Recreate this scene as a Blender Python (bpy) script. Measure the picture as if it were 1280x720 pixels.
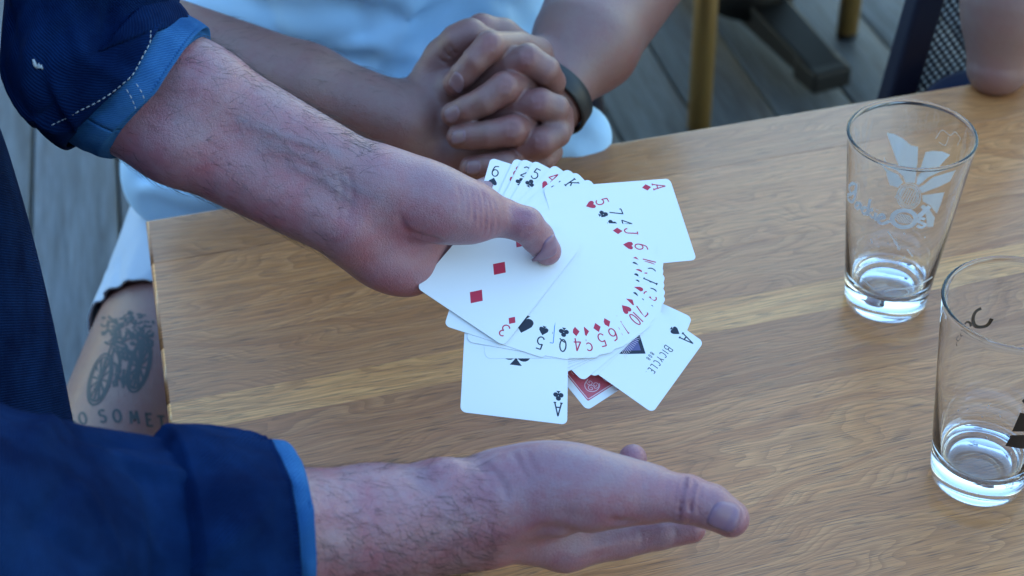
import bpy, bmesh, math, random, time
import numpy as np
from mathutils import Vector, Matrix
T0 = time.time()
random.seed(7); RNG = np.random.RandomState(7)
scene = bpy.context.scene
for o in list(bpy.data.objects): bpy.data.objects.remove(o)

# ---------------------------------------------------------------- camera
ZT = 0.75                                   # height of the table top above the deck
FPX, PITCH, ROLL, HC = 1887.6, math.radians(38.8075), math.radians(-1.9385), 0.72164
_r = np.array([1, 0, 0.]); VF = np.array([0, math.cos(PITCH), -math.sin(PITCH)]); _u = np.array([0, math.sin(PITCH), math.cos(PITCH)])
VR, VU = math.cos(ROLL)*_r + math.sin(ROLL)*_u, -math.sin(ROLL)*_r + math.cos(ROLL)*_u
CAMP = np.array([0, 0, ZT + HC])
cd = bpy.data.cameras.new('camera'); cam = bpy.data.objects.new('camera', cd); scene.collection.objects.link(cam)
cd.sensor_width = 36; cd.lens = FPX/1280*36; cd.clip_start = 0.02; cd.clip_end = 2000
m = Matrix.Identity(4)
for i in range(3): m[i][0], m[i][1], m[i][2], m[i][3] = VR[i], VU[i], -VF[i], CAMP[i]
cam.matrix_world = m
cd.dof.use_dof = True; cd.dof.focus_distance = 0.93; cd.dof.aperture_fstop = 8.5
scene.camera = cam

# ---------------------------------------------------------------- sky, sun, exposure
SUN_EL, SUN_AZ = math.radians(26), math.radians(-150)     # azimuth from +Y towards +X
world = bpy.data.worlds.new('World'); scene.world = world; world.use_nodes = True
wn, wl = world.node_tree.nodes, world.node_tree.links
bg = wn['Background']; sky = wn.new('ShaderNodeTexSky'); sky.sky_type = 'NISHITA'
sky.sun_disc = False; sky.sun_elevation = SUN_EL; sky.sun_rotation = SUN_AZ
sky.air_density = 1.9; sky.dust_density = 0.0; sky.ozone_density = 5.5
wl.new(sky.outputs[0], bg.inputs[0]); bg.inputs[1].default_value = 0.15
sd = bpy.data.lights.new('sun', 'SUN'); sun = bpy.data.objects.new('sun', sd); scene.collection.objects.link(sun)
sd.energy = 2.0; sd.angle = math.radians(0.5); sd.color = (1, .95, .88)
sv = Vector((math.sin(SUN_AZ)*math.cos(SUN_EL), math.cos(SUN_AZ)*math.cos(SUN_EL), math.sin(SUN_EL)))
sun.rotation_euler = sv.to_track_quat('Z', 'Y').to_euler()
scene.view_settings.view_transform = 'Standard'; scene.view_settings.look = 'None'
scene.view_settings.gamma = 1; scene.view_settings.exposure = 2.08
scene.cycles.use_denoising = True; scene.cycles.max_bounces = 16; scene.cycles.transmission_bounces = 16

# ---------------------------------------------------------------- helpers
def ray(x, y): return (x-640)/FPX*VR - (y-360)/FPX*VU + VF
def D(x, y, z): return CAMP + ray(x, y)*z                      # pixel of the photograph and distance along the lens axis
def P(x, y, h):                                                # pixel and height above the table top
    d = ray(x, y); return CAMP + d*((h-HC)/d[2])
FN = np.array([0.24852, -0.36399, 1.0]); FO = P(690, 340, .1435); FNU = FN/np.linalg.norm(FN)
def Q(x, y, off=0.0):                                          # pixel on the plane of the card fan, lifted off it
    d = ray(x, y); o = FO + FNU*off
    return CAMP + d*(((o-CAMP)@FN)/(d@FN))
def wmat(o):
    b = o.matrix_basis.copy()
    return b if o.parent is None else wmat(o.parent) @ o.matrix_parent_inverse @ b
def link(o, parent=None, world=False):
    scene.collection.objects.link(o)
    if parent is not None:
        o.parent = parent
        if world: o.matrix_parent_inverse = wmat(parent).inverted()
    return o
def empty(name, loc=(0, 0, 0), rot=None):
    o = bpy.data.objects.new(name, None); o.empty_display_size = .05; o.location = loc
    if rot is not None: o.rotation_euler = rot
    return link(o)
def tag(o, label=None, cat=None, group=None, kind=None):
    if label: o['label'] = label
    if cat: o['category'] = cat
    if group: o['group'] = group
    if kind: o['kind'] = kind
    return o
def mesh_np(name, V, Fq, mat=None, parent=None, smooth=True, uv=None, local=False):
    me = bpy.data.meshes.new(name)
    V = np.asarray(V, np.float32)
    if isinstance(Fq, np.ndarray):
        n, k = Fq.shape
        me.vertices.add(len(V)); me.vertices.foreach_set('co', V.ravel())
        me.loops.add(n*k); me.loops.foreach_set('vertex_index', Fq.astype(np.int32).ravel())
        me.polygons.add(n); me.polygons.foreach_set('loop_start', np.arange(0, n*k, k, dtype=np.int32))
        me.update(calc_edges=True); me.validate()
    else:
        me.from_pydata([tuple(map(float, v)) for v in V], [], Fq); me.update()
    if uv is not None:
        l = me.uv_layers.new(name='UVMap'); vi = np.empty(len(me.loops), np.int32); me.loops.foreach_get('vertex_index', vi)
        l.data.foreach_set('uv', np.asarray(uv, np.float32)[vi].ravel())
    if smooth: me.polygons.foreach_set('use_smooth', np.ones(len(me.polygons), bool))
    o = bpy.data.objects.new(name, me)
    if mat: me.materials.append(mat)
    return link(o, parent, not local)
def box_mesh(name, size, bevel=0, seg=2):
    bm = bmesh.new(); bmesh.ops.create_cube(bm, size=1)
    bmesh.ops.scale(bm, vec=size, verts=bm.verts)
    if bevel: bmesh.ops.bevel(bm, geom=bm.edges[:], offset=bevel, segments=seg, affect='EDGES', profile=.6)
    me = bpy.data.meshes.new(name); bm.to_mesh(me); bm.free(); return me
def obj(name, me, mat=None, parent=None, loc=(0, 0, 0), rot=(0, 0, 0), smooth=False):
    if mat and not me.materials: me.materials.append(mat)
    if smooth:
        for p_ in me.polygons: p_.use_smooth = True
    o = bpy.data.objects.new(name, me); o.location = loc; o.rotation_euler = rot
    return link(o, parent)
def tube_np(pts, rad, n=10, cap=True):
    """tube along points (world), radius per point; returns V, F (list)"""
    pts = np.asarray(pts, float); rad = np.broadcast_to(np.asarray(rad, float), (len(pts),))
    t = np.gradient(pts, axis=0); t /= np.linalg.norm(t, axis=1)[:, None]
    a = np.array([0, 0, 1.]) if abs(t[0][2]) < .9 else np.array([1., 0, 0])
    V = []; ang = np.arange(n)/n*2*np.pi; nrm = None
    for i in range(len(pts)):
        nrm = np.cross(t[i], a) if nrm is None else nrm - t[i]*(nrm@t[i])
        nrm = nrm/np.linalg.norm(nrm); b = np.cross(t[i], nrm)
        V.append(pts[i] + rad[i]*(np.cos(ang)[:, None]*nrm + np.sin(ang)[:, None]*b))
    V = np.concatenate(V); Fs = []
    for i in range(len(pts)-1):
        for j in range(n):
            k = (j+1) % n; Fs.append((i*n+j, i*n+k, (i+1)*n+k, (i+1)*n+j))
    if cap: Fs.append(tuple(range(n))[::-1]); Fs.append(tuple((len(pts)-1)*n+j for j in range(n)))
    return V, Fs
class MB:                                                     # collects pieces of ONE part
    def __init__(s): s.V = []; s.F = []; s.n = 0
    def add(s, V, Fs):
        V = np.asarray(V, float); s.V.append(V); s.F += [tuple(i+s.n for i in f) for f in Fs]; s.n += len(V); return s
    def tube(s, pts, rad, n=8): return s.add(*tube_np(pts, rad, n))
    def build(s, name, mat, parent=None, smooth=True, local=False): return mesh_np(name, np.concatenate(s.V), s.F, mat, parent, smooth, None, local)
def smooth_path(pts, n):
    """Catmull-Rom through the points"""
    p = np.asarray(pts, float); q = np.vstack([2*p[0]-p[1], p, 2*p[-1]-p[-2]]); out = []
    m_ = len(p)-1
    for s in np.linspace(0, m_, n):
        i = min(int(s), m_-1); t = s-i; a, b, c, d = q[i], q[i+1], q[i+2], q[i+3]
        out.append(.5*((2*b)+(-a+c)*t+(2*a-5*b+4*c-d)*t*t+(-a+3*b-3*c+d)*t**3))
    return np.array(out)

# ---------------------------------------------------------------- node material helpers
class N:
    def __init__(s, name):
        s.m = bpy.data.materials.new(name); s.m.use_nodes = True; s.t = s.m.node_tree
        s.b = s.t.nodes['Principled BSDF']; s.out = s.t.nodes['Material Output']
    def n(s, t, **kw):
        x = s.t.nodes.new('ShaderNode'+t)
        for k, v in kw.items():
            if k in x.inputs: x.inputs[k].default_value = v
            else: setattr(x, k, v)
        return x
    def l(s, a, b): s.t.links.new(a, b)
    def set(s, **kw):
        for k, v in kw.items():
            i = s.b.inputs[k.replace('_', ' ')]
            if hasattr(v, 'links'): s.l(v, i)
            else: i.default_value = v
    def coord(s, which='Object', scale=(1, 1, 1), rot=(0, 0, 0), loc=(0, 0, 0)):
        tc = s.n('TexCoord'); mp = s.n('Mapping'); s.l(tc.outputs[which], mp.inputs[0])
        mp.inputs['Scale'].default_value = scale; mp.inputs['Rotation'].default_value = rot; mp.inputs['Location'].default_value = loc
        return mp.outputs[0]
    def noise(s, vec, scale, detail=4, rough=.55, dist=0):
        x = s.n('TexNoise'); s.l(vec, x.inputs['Vector']); x.inputs['Scale'].default_value = scale
        x.inputs['Detail'].default_value = detail; x.inputs['Roughness'].default_value = rough; x.inputs['Distortion'].default_value = dist
        return x.outputs['Fac']
    def ramp(s, fac, stops):
        x = s.n('ValToRGB'); s.l(fac, x.inputs[0]); e = x.color_ramp.elements
        while len(e) < len(stops): e.new(.5)
        for i, (p_, c) in enumerate(stops): e[i].position = p_; e[i].color = (*c, 1) if len(c) == 3 else c
        return x.outputs[0]
    def mix(s, fac, a, b, mode='MIX'):
        x = s.n('Mix', data_type='RGBA', blend_type=mode)
        for i, v in ((0, fac), (6, a), (7, b)):
            if hasattr(v, 'links'): s.l(v, x.inputs[i])
            else: x.inputs[i].default_value = v if not isinstance(v, tuple) or len(v) == 4 else (*v, 1)
        return x.outputs[2]
    def math(s, op, a, b=0, clamp=False):
        x = s.n('Math', operation=op); x.use_clamp = clamp
        for i, v in ((0, a), (1, b)):
            if hasattr(v, 'links'): s.l(v, x.inputs[i])
            else: x.inputs[i].default_value = v
        return x.outputs[0]
    def bump(s, h, strength=.3, dist=.001, normal=None):
        x = s.n('Bump'); s.l(h, x.inputs['Height']); x.inputs['Strength'].default_value = strength; x.inputs['Distance'].default_value = dist
        if normal is not None: s.l(normal, x.inputs['Normal'])
        return x.outputs[0]
def plain(name, col, rough=.5, **kw):
    a = N(name); a.set(Base_Color=(*col, 1), Roughness=rough, **kw); return a.m

def skin_mat(name, base, red, pale, dark_hair=0.0):
    a = N(name); v = a.coord('Object')
    n1 = a.noise(v, 45, 4, .6); n2 = a.noise(v, 160, 3, .6); n3 = a.noise(v, 14, 3, .5)
    c = a.mix(a.ramp(n1, [(.35, (0, 0, 0)), (.7, (1, 1, 1))]), base, red)
    c = a.mix(a.math('MULTIPLY', a.ramp(n2, [(.45, (0, 0, 0)), (.7, (1, 1, 1))]), .35), c, pale)
    c = a.mix(a.math('MULTIPLY', n3, .35), c, red)
    at = a.n('Attribute', attribute_name='tint'); c = a.mix(at.outputs['Fac'], c, (red[0]*1.0, red[1]*.72, red[2]*.78))
    av = a.n('Attribute', attribute_name='vein'); c = a.mix(a.math('MULTIPLY', av.outputs['Fac'], .42), c, (base[0]*.66, base[1]*1.12, base[2]*1.2))
    def cell(sc, w):
        vo = a.n('TexVoronoi', feature='DISTANCE_TO_EDGE'); a.l(v, vo.inputs['Vector']); vo.inputs['Scale'].default_value = sc
        return a.math('MULTIPLY', a.ramp(vo.outputs['Distance'], [(0, (0, 0, 0)), (.22, (1, 1, 1))]), w)
    h = a.math('ADD', a.math('ADD', cell(1100, .5), cell(480, .55)), a.math('MULTIPLY', a.noise(v, 240, 5, .65), 1.5))
    sp = a.noise(v, 420, 2, .5); c = a.mix(a.math('MULTIPLY', a.ramp(sp, [(.66, (0, 0, 0)), (.74, (1, 1, 1))]), .35), c, (red[0]*.8, red[1]*.6, red[2]*.6))
    a.set(Base_Color=c, Roughness=a.ramp(n2, [(.3, (.34, .34, .34)), (.7, (.48, .48, .48))]), Normal=a.bump(h, .38, .0008), Subsurface_Weight=.05, Subsurface_Radius=(.010, .004, .002), Subsurface_Scale=.2, Coat_Weight=.25, Coat_Roughness=.3)
    a.b.inputs['Specular IOR Level'].default_value = .75
    return a.m

# ---------------------------------------------------------------- signed-distance bodies
class Body:
    """one continuous skin surface: tapered limbs blended together, then meshed with surface nets"""
    def __init__(s, vox): s.vox = vox; s.ops = []
    def cone(s, g, a, b, ra, rb, k=.006, sq=None): s.ops.append(('c', g, np.asarray(a, float), np.asarray(b, float), ra, rb, k, sq)); return s
    def chain(s, g, pts, k=.005):
        for (a, ra), (b, rb) in zip(pts[:-1], pts[1:]): s.cone(g, a, b, ra, rb, k)
        return s
    def ell(s, g, c, ax, rad, k=.008): s.ops.append(('e', g, np.asarray(c, float), np.asarray(ax, float), np.asarray(rad, float), k)); return s
    def groove(s, pts, w, d): s.ops.append(('g', None, np.asarray(pts, float), w, d)); return s
    def solve(s, order):
        """order: [(group, k_with_previous)] combined in turn"""
        pts = []
        for o in s.ops:
            if o[0] == 'c': pts += [o[2]-o[4], o[2]+o[4], o[3]-o[5], o[3]+o[5]]
            elif o[0] == 'e': pts += [o[2]-o[4].max(), o[2]+o[4].max()]
        pts = np.array(pts); lo = pts.min(0)-.01; hi = pts.max(0)+.01
        n = np.ceil((hi-lo)/s.vox).astype(int)+1; s.lo = lo
        ax = [lo[i]+np.arange(n[i])*s.vox for i in range(3)]
        fields = {}
        def sub(l, h):
            i0 = np.clip(np.floor((l-lo)/s.vox).astype(int), 0, n-1); i1 = np.clip(np.ceil((h-lo)/s.vox).astype(int)+1, 1, n)
            sl = tuple(slice(i0[i], i1[i]) for i in range(3))
            g = np.meshgrid(*[ax[i][sl[i]] for i in range(3)], indexing='ij', sparse=True)
            return sl, g
        for o in s.ops:
            if o[0] == 'g': continue
            Fd = fields.setdefault(o[1], np.full(n, .05, np.float32))
            if o[0] == 'c':
                _, _, a, b, ra, rb, k, sq = o; mg = max(ra, rb)+k+.012
                sl, (X, Y, Z) = sub(np.minimum(a, b)-mg, np.maximum(a, b)+mg)
                ba = b-a; L = max(ba@ba, 1e-12); px, py, pz = X-a[0], Y-a[1], Z-a[2]
                if sq is not None:
                    nn, sc = np.asarray(sq[0], float), sq[1]; nn = nn/np.linalg.norm(nn)
                    dn = (px*nn[0]+py*nn[1]+pz*nn[2])*(1/sc-1); px, py, pz = px+dn*nn[0], py+dn*nn[1], pz+dn*nn[2]
                t = np.clip((px*ba[0]+py*ba[1]+pz*ba[2])/L, 0, 1)
                d = np.sqrt((px-t*ba[0])**2+(py-t*ba[1])**2+(pz-t*ba[2])**2)-(ra+(rb-ra)*t)
            else:
                _, _, c, A, rad, k = o; a0 = U(A[0]); a1 = U(A[1]-a0*(A[1]@a0)); A = np.stack([a0, a1, np.cross(a0, a1)]); mg = rad.max()+k+.012
                sl, (X, Y, Z) = sub(c-mg, c+mg); px, py, pz = X-c[0], Y-c[1], Z-c[2]
                q = [(px*A[i][0]+py*A[i][1]+pz*A[i][2])/rad[i] for i in range(3)]
                k0 = np.sqrt(q[0]**2+q[1]**2+q[2]**2)+1e-9; k1 = np.sqrt((q[0]/rad[0])**2+(q[1]/rad[1])**2+(q[2]/rad[2])**2)+1e-9
                d = k0*(k0-1)/k1
            f = Fd[sl]; h = np.clip(.5+.5*(f-d)/k, 0, 1); Fd[sl] = f*(1-h)+d*h-k*h*(1-h)
        out = None
        for g, k in order:
            f = fields[g]
            if out is None: out = f
            else: h = np.clip(.5+.5*(out-f)/k, 0, 1); out = out*(1-h)+f*h-k*h*(1-h)
        for o in s.ops:
            if o[0] != 'g': continue
            _, _, pp, w, dep = o
            sl, (X, Y, Z) = sub(pp.min(0)-3*w, pp.max(0)+3*w); best = None; M = len(pp)-1; env = None
            for i in range(M):
                a, ba = pp[i], pp[i+1]-pp[i]; L = ba@ba
                px, py, pz = X-a[0], Y-a[1], Z-a[2]; t = np.clip((px*ba[0]+py*ba[1]+pz*ba[2])/L, 0, 1)
                d = (px-t*ba[0])**2+(py-t*ba[1])**2+(pz-t*ba[2])**2
                e = (i+t)/M; e = np.clip(4*e*(1-e)*1.3, 0, 1)
                if best is None: best, env = d, e+0*d
                else: mm = d < best; best = np.where(mm, d, best); env = np.where(mm, e, env)
            out[sl] += (dep*env*np.exp(-best/(w*w))).astype(np.float32)
        s.field = out; s.n = n
        return s
    def press(s, q, w, d):
        """press a line (or raise it, d < 0) into the finished surface"""
        q = smooth_path(q, 8*len(q)); n = len(q); lo_ = np.clip(((q.min(0)-3*w-s.lo)/s.vox).astype(int), 0, s.n-1); hi_ = np.clip(((q.max(0)+3*w-s.lo)/s.vox).astype(int)+2, 1, s.n)
        s3 = tuple(slice(lo_[i], hi_[i]) for i in range(3)); X, Y, Z = np.meshgrid(*[s.lo[i]+np.arange(s.n[i])[s3[i]]*s.vox for i in range(3)], indexing='ij'); acc = np.zeros(X.shape)
        for i, c in enumerate(q):
            t = i/(n-1); acc = np.maximum(acc, min(1, 5*t*(1-t)+.08)*np.exp(-((X-c[0])**2+(Y-c[1])**2+(Z-c[2])**2)/(w*w)))
        s.field[s3] += (d*acc).astype(np.float32)
    def sample(s, pts):
        q = (np.asarray(pts)-s.lo)/s.vox; q = np.clip(q, 0, s.n-1.001); i = q.astype(int); f = q-i; r = 0
        for dx in (0, 1):
            for dy in (0, 1):
                for dz in (0, 1):
                    w = (f[..., 0] if dx else 1-f[..., 0])*(f[..., 1] if dy else 1-f[..., 1])*(f[..., 2] if dz else 1-f[..., 2])
                    r = r+w*s.field[i[..., 0]+dx, i[..., 1]+dy, i[..., 2]+dz]
        return r
    def grad(s, pts):
        e = s.vox; g = np.stack([s.sample(pts+np.eye(3)[i]*e)-s.sample(pts-np.eye(3)[i]*e) for i in range(3)], -1)
        return g/(np.linalg.norm(g, axis=-1, keepdims=True)+1e-9)
    def snap(s, pts, off=0.0, it=12):
        p = np.array(pts, float)
        for _ in range(it): p = p-(s.sample(p)-off)[..., None]*s.grad(p)*.8
        return p
    def cast(s, o_, d_, tmax=2.0):
        """march a ray from o_ along d_ until it meets the surface"""
        t = np.zeros(len(o_)); d_ = d_/np.linalg.norm(d_, axis=1)[:, None]
        for _ in range(200):
            p = o_+d_*t[:, None]; inside = ((p > s.lo) & (p < s.lo+(s.n-1)*s.vox)).all(1)
            v = np.where(inside, s.sample(p), .01); t = t+np.clip(v*.8, -.003, .02)
        return o_+d_*t[:, None]
    def mesh(s):
        f = s.field; ins = f < 0; n = f.shape
        c = np.zeros(tuple(np.array(n)-1), np.uint8)
        for i in range(8):
            dx, dy, dz = i & 1, (i >> 1) & 1, (i >> 2) & 1
            c += ins[dx:n[0]-1+dx, dy:n[1]-1+dy, dz:n[2]-1+dz]
        idx = np.argwhere((c > 0) & (c < 8)); vid = np.full(c.shape, -1, np.int32); vid[tuple(idx.T)] = np.arange(len(idx))
        acc = np.zeros((len(idx), 3)); cnt = np.zeros(len(idx))
        cor = [(i & 1, (i >> 1) & 1, (i >> 2) & 1) for i in range(8)]
        val = [f[idx[:, 0]+a, idx[:, 1]+b, idx[:, 2]+d].astype(float) for a, b, d in cor]
        for i in range(8):
            for ax_ in range(3):
                if cor[i][ax_]: continue
                j = i | (1 << ax_); va, vb = val[i], val[j]; mm = (va < 0) != (vb < 0)
                t = np.where(mm, va/np.where(mm, va-vb, 1), 0); p_ = np.tile(np.array(cor[i], float), (len(idx), 1)); p_[:, ax_] += t
                acc[mm] += p_[mm]; cnt[mm] += 1
        V = s.lo+(idx+acc/cnt[:, None])*s.vox; quads = []
        for ax_ in range(3):
            b, d = (ax_+1) % 3, (ax_+2) % 3
            A = np.take(ins, np.arange(n[ax_]-1), ax_); B = np.take(ins, np.arange(1, n[ax_]), ax_)
            e = np.argwhere(A != B); e = e[(e[:, b] > 0) & (e[:, d] > 0) & (e[:, b] < n[b]-1) & (e[:, d] < n[d]-1)]
            flip = A[tuple(e.T)]
            def g(db, dd): q = e.copy(); q[:, b] -= db; q[:, d] -= dd; return vid[tuple(q.T)]
            q = np.stack([g(1, 1), g(0, 1), g(0, 0), g(1, 0)], 1); q[~flip] = q[~flip][:, ::-1]; quads.append(q)
        return V, np.concatenate(quads)
    def build(s, name, mat, parent, tints=(), veins=(), extra=()):
        V, Fq = s.mesh()
        for b in extra: V2, F2 = b.mesh(); Fq = np.concatenate([Fq, F2+len(V)]); V = np.concatenate([V, V2])
        o = mesh_np(name, V, Fq, mat, parent)
        def attr(nm, items):
            a = np.zeros(len(V), np.float32)
            for pp, w, amp in items:
                pp = np.atleast_2d(pp); 
                if len(pp) == 1: d2 = ((V-pp[0])**2).sum(1)
                else:
                    d2 = np.full(len(V), 9.)
                    for i in range(len(pp)-1):
                        ba = pp[i+1]-pp[i]; t = np.clip(((V-pp[i])@ba)/(ba@ba), 0, 1); d2 = np.minimum(d2, ((V-pp[i]-t[:, None]*ba)**2).sum(1))
                a = np.maximum(a, amp*np.exp(-d2/(w*w)))
            at = o.data.attributes.new(nm, 'FLOAT', 'POINT'); at.data.foreach_set('value', a)
        attr('tint', tints); attr('vein', veins)
        return o
def nail(parent, body, c, along, out, L, W, mat, name='fingernail'):
    """curved nail plate lying on a fingertip"""
    al = np.asarray(along, float); al /= np.linalg.norm(al); ou = np.asarray(out, float); ou -= al*(ou@al); ou /= np.linalg.norm(ou); ac = np.cross(al, ou)
    nu, nv = 11, 13; V = []; 
    base = body.snap(np.array([c], float))[0]
    for i in range(nu):
        for j in range(nv):
            u, v = i/(nu-1)*2-1, j/(nv-1)*2-1
            # disc-to-square: superellipse outline
            r = max(abs(u), abs(v)); 
            if r > 0:
                k = r/((abs(u)**3.2+abs(v)**3.2)**(1/3.2)); u, v = u*k, v*k
            V.append(base+al*u*L/2+ac*v*W/2+ou*.004)
    V = np.array(V); q = V.copy()
    for _ in range(10):
        d = body.sample(q)-.0004; q = q-ou*np.clip(d, -.004, .004)[:, None]*.6
    uu = np.linspace(-1, 1, nu).repeat(nv); vv = np.tile(np.linspace(-1, 1, nv), nu)
    edge = np.maximum(abs(uu), abs(vv)); q = q+ou*(np.where(edge > .99, -.0009, 0)+.0004*(uu > .6))[:, None]
    Fs = np.array([(i*nv+j, i*nv+j+1, (i+1)*nv+j+1, (i+1)*nv+j) for i in range(nu-1) for j in range(nv-1)])
    nr = np.cross(q[nv]-q[0], q[1]-q[0])
    if nr@ou > 0: Fs = Fs
    o = mesh_np(name, q, Fs, mat, parent); sm = o.modifiers.new('s', 'SOLIDIFY'); sm.thickness = .0007; sm.offset = 0
    return o
def hairs(parent, body, seeds, flow, n, L, rad, mat, name='arm_hair', curl=.5, seed=1, keep=None):
    """short hairs growing out of the skin: seeds -> (points on the surface), flow -> lying direction"""
    R = np.random.RandomState(seed); mb = MB(); pts = body.snap(seeds); nr = body.grad(pts)
    for i in range(len(pts)):
        if keep is not None and not keep(pts[i], nr[i]): continue
        f = flow(pts[i]); f = f-nr[i]*(f@nr[i]); f /= np.linalg.norm(f)+1e-9
        sd_ = np.cross(nr[i], f); a = R.normal(0, .5); f = f*math.cos(a)+sd_*math.sin(a); c2 = R.normal(0, curl)
        ln = L*(.5+R.rand()); q = []
        for t in np.linspace(0, 1, 5):
            q.append(pts[i]+f*ln*t*.93+nr[i]*(ln*(.42*t-.30*t*t)-.0004)+np.cross(nr[i], f)*ln*c2*t*t*.45)
        mb.tube(q, np.array([1, .95, .8, .55, .15])*rad*(.7+.6*R.rand()), 3)
    o = mb.build(name, mat, parent); o['kind'] = 'stuff'; return o
def U(v): v = np.asarray(v, float); return v/np.linalg.norm(v)

class Cloth:
    """a cloth tube round a limb: path, radius along it, soft folds; pt(theta, t) gives a point on it"""
    def __init__(s, path, rad, nt=90, na=110, folds=(), seed=0, nf=0, amp=.002, up=(0, 0, 1), flat=None, shear=None):
        s.shear = shear; s.nt, s.na = nt, na; s.path = smooth_path(path, nt); s.rad = np.interp(np.linspace(0, 1, nt), np.linspace(0, 1, len(rad)), rad)
        k = np.ones(7)/7; s.rad = np.convolve(np.pad(s.rad, 3, mode='edge'), k, 'valid')
        t = np.gradient(s.path, axis=0); t /= np.linalg.norm(t, axis=1)[:, None]; n = np.cross(t[0], np.asarray(up, float)); s.fr = []
        for i in range(nt): n = U(n-t[i]*(n@t[i])); s.fr.append((n, np.cross(t[i], n), t[i]))
        s.L = np.concatenate([[0], np.cumsum(np.linalg.norm(np.diff(s.path, axis=0), axis=1))])
        R = np.random.RandomState(seed); th = np.arange(na)/na*2*np.pi; TH, SS = np.meshgrid(th, s.L)
        d = np.zeros_like(TH); rm = s.rad.mean()
        fl = list(folds)
        for _ in range(nf): fl.append((R.rand()*2*np.pi, R.rand()*s.L[-1], R.normal(1.35, .5), .02+.03*R.rand(), .0025+.004*R.rand(), amp*(R.rand()*1.6-.8)))
        for c, sc, an, la, lw, A in fl:
            dx = ((TH-c+np.pi) % (2*np.pi)-np.pi)*rm; dy = SS-sc
            al, ac = dx*math.cos(an)+dy*math.sin(an), -dx*math.sin(an)+dy*math.cos(an)
            d += A*np.exp(-(al/la)**2-(ac/lw)**2)
        s.rr = s.rad[:, None]+d; s.flat = flat
    def raw(s, i, j):
        n, b, t = s.fr[i]; a = j/s.na*2*np.pi; r = s.rr[i, j % s.na]
        p = s.path[i]+r*(math.cos(a)*n+math.sin(a)*b)
        if s.shear: d = max(0., (p-s.path[i])@s.shear[0]); p = p+t*d*s.shear[1]
        if s.flat: f = np.asarray(s.flat[0]); p = p-f*((p-s.path[i])@f)*(1-s.flat[1])
        return p
    def grid(s): return np.array([[s.raw(i, j) for j in range(s.na)] for i in range(s.nt)])
    def pt(s, th, t, off=0.0):
        i = t*(s.nt-1); i0 = min(int(i), s.nt-2); f = i-i0; j = (th/(2*np.pi)*s.na) % s.na; j0 = int(j); g = j-j0
        p = [s.raw(i0+a, (j0+b) % s.na)*((f if a else 1-f)*(g if b else 1-g)) for a in (0, 1) for b in (0, 1)]
        p = sum(p); c = s.path[i0]*(1-f)+s.path[i0+1]*f; return p+U(p-c)*off
    def build(s, name, mat, parent, thick=.0014, extra_mats=()):
        G = s.grid(); nt, na = s.nt, s.na
        G2 = np.concatenate([G, G[:, :1]], 1); V = G2.reshape(-1, 3); n1 = na+1
        Fq = np.array([(i*n1+j, i*n1+j+1, (i+1)*n1+j+1, (i+1)*n1+j) for i in range(nt-1) for j in range(na)])
        uv = np.stack(np.meshgrid(np.arange(n1)/na*2*np.pi*s.rad.mean(), s.L), -1).reshape(-1, 2)
        o = mesh_np(name, V, Fq, mat, parent, uv=uv)
        for m_ in extra_mats: o.data.materials.append(m_)
        so = o.modifiers.new('thickness', 'SOLIDIFY'); so.thickness = thick; so.offset = -1
        if extra_mats: so.material_offset = 1
        return o
    def near(s, px):
        """(theta, t) of the grid point that faces the camera nearest to this pixel"""
        if not hasattr(s, '_G'): s._G = s.grid()
        d = s._G-CAMP; z = d@VF; x = 640+FPX*(d@VR)/z; y = 360-FPX*(d@VU)/z
        c = (x-px[0])**2+(y-px[1])**2
        outw = ((s._G-s.path[:, None])*(-d)).sum(-1); c = np.where(outw > 0, c, 1e9)
        i, j = np.unravel_index(c.argmin(), c.shape); return j/s.na*2*np.pi, i/(s.nt-1)
def stitches(parent, cl, pxs, mat, dash=.0022, gap=.0013, r=.0003, name='stitching', n=60):
    """a row of thread stitches on a cloth tube, through pixels of the photograph"""
    q = [cl.near(p_) for p_ in pxs]; th = np.unwrap([a for a, _ in q]); tt = [b for _, b in q]; m_ = len(q)
    S = np.linspace(0, m_-1, n); pts = np.array([cl.pt(np.interp(x, range(m_), th), np.interp(x, range(m_), tt), r*.7) for x in S])
    k = np.ones(5)/5; pts = np.stack([np.convolve(np.pad(pts[:, i], 2, mode='edge'), k, 'valid') for i in range(3)], 1)
    L = np.concatenate([[0], np.cumsum(np.linalg.norm(np.diff(pts, axis=0), axis=1))]); mb = MB(); a = 0
    while a+dash < L[-1]:
        w = np.array([[np.interp(x, L, pts[:, i]) for i in range(3)] for x in (a, a+dash*.5, a+dash)]); mb.tube(w, np.array([.6, 1, .6])*r, 5); a += dash+gap
    return mb.build(name, mat, parent)
def A_(cx, cy, rx, ry, a0_, a1_, n=14): return [(cx+rx*math.cos(math.radians(t)), cy+ry*math.sin(math.radians(t))) for t in np.linspace(a0_, a1_, n)]
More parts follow.
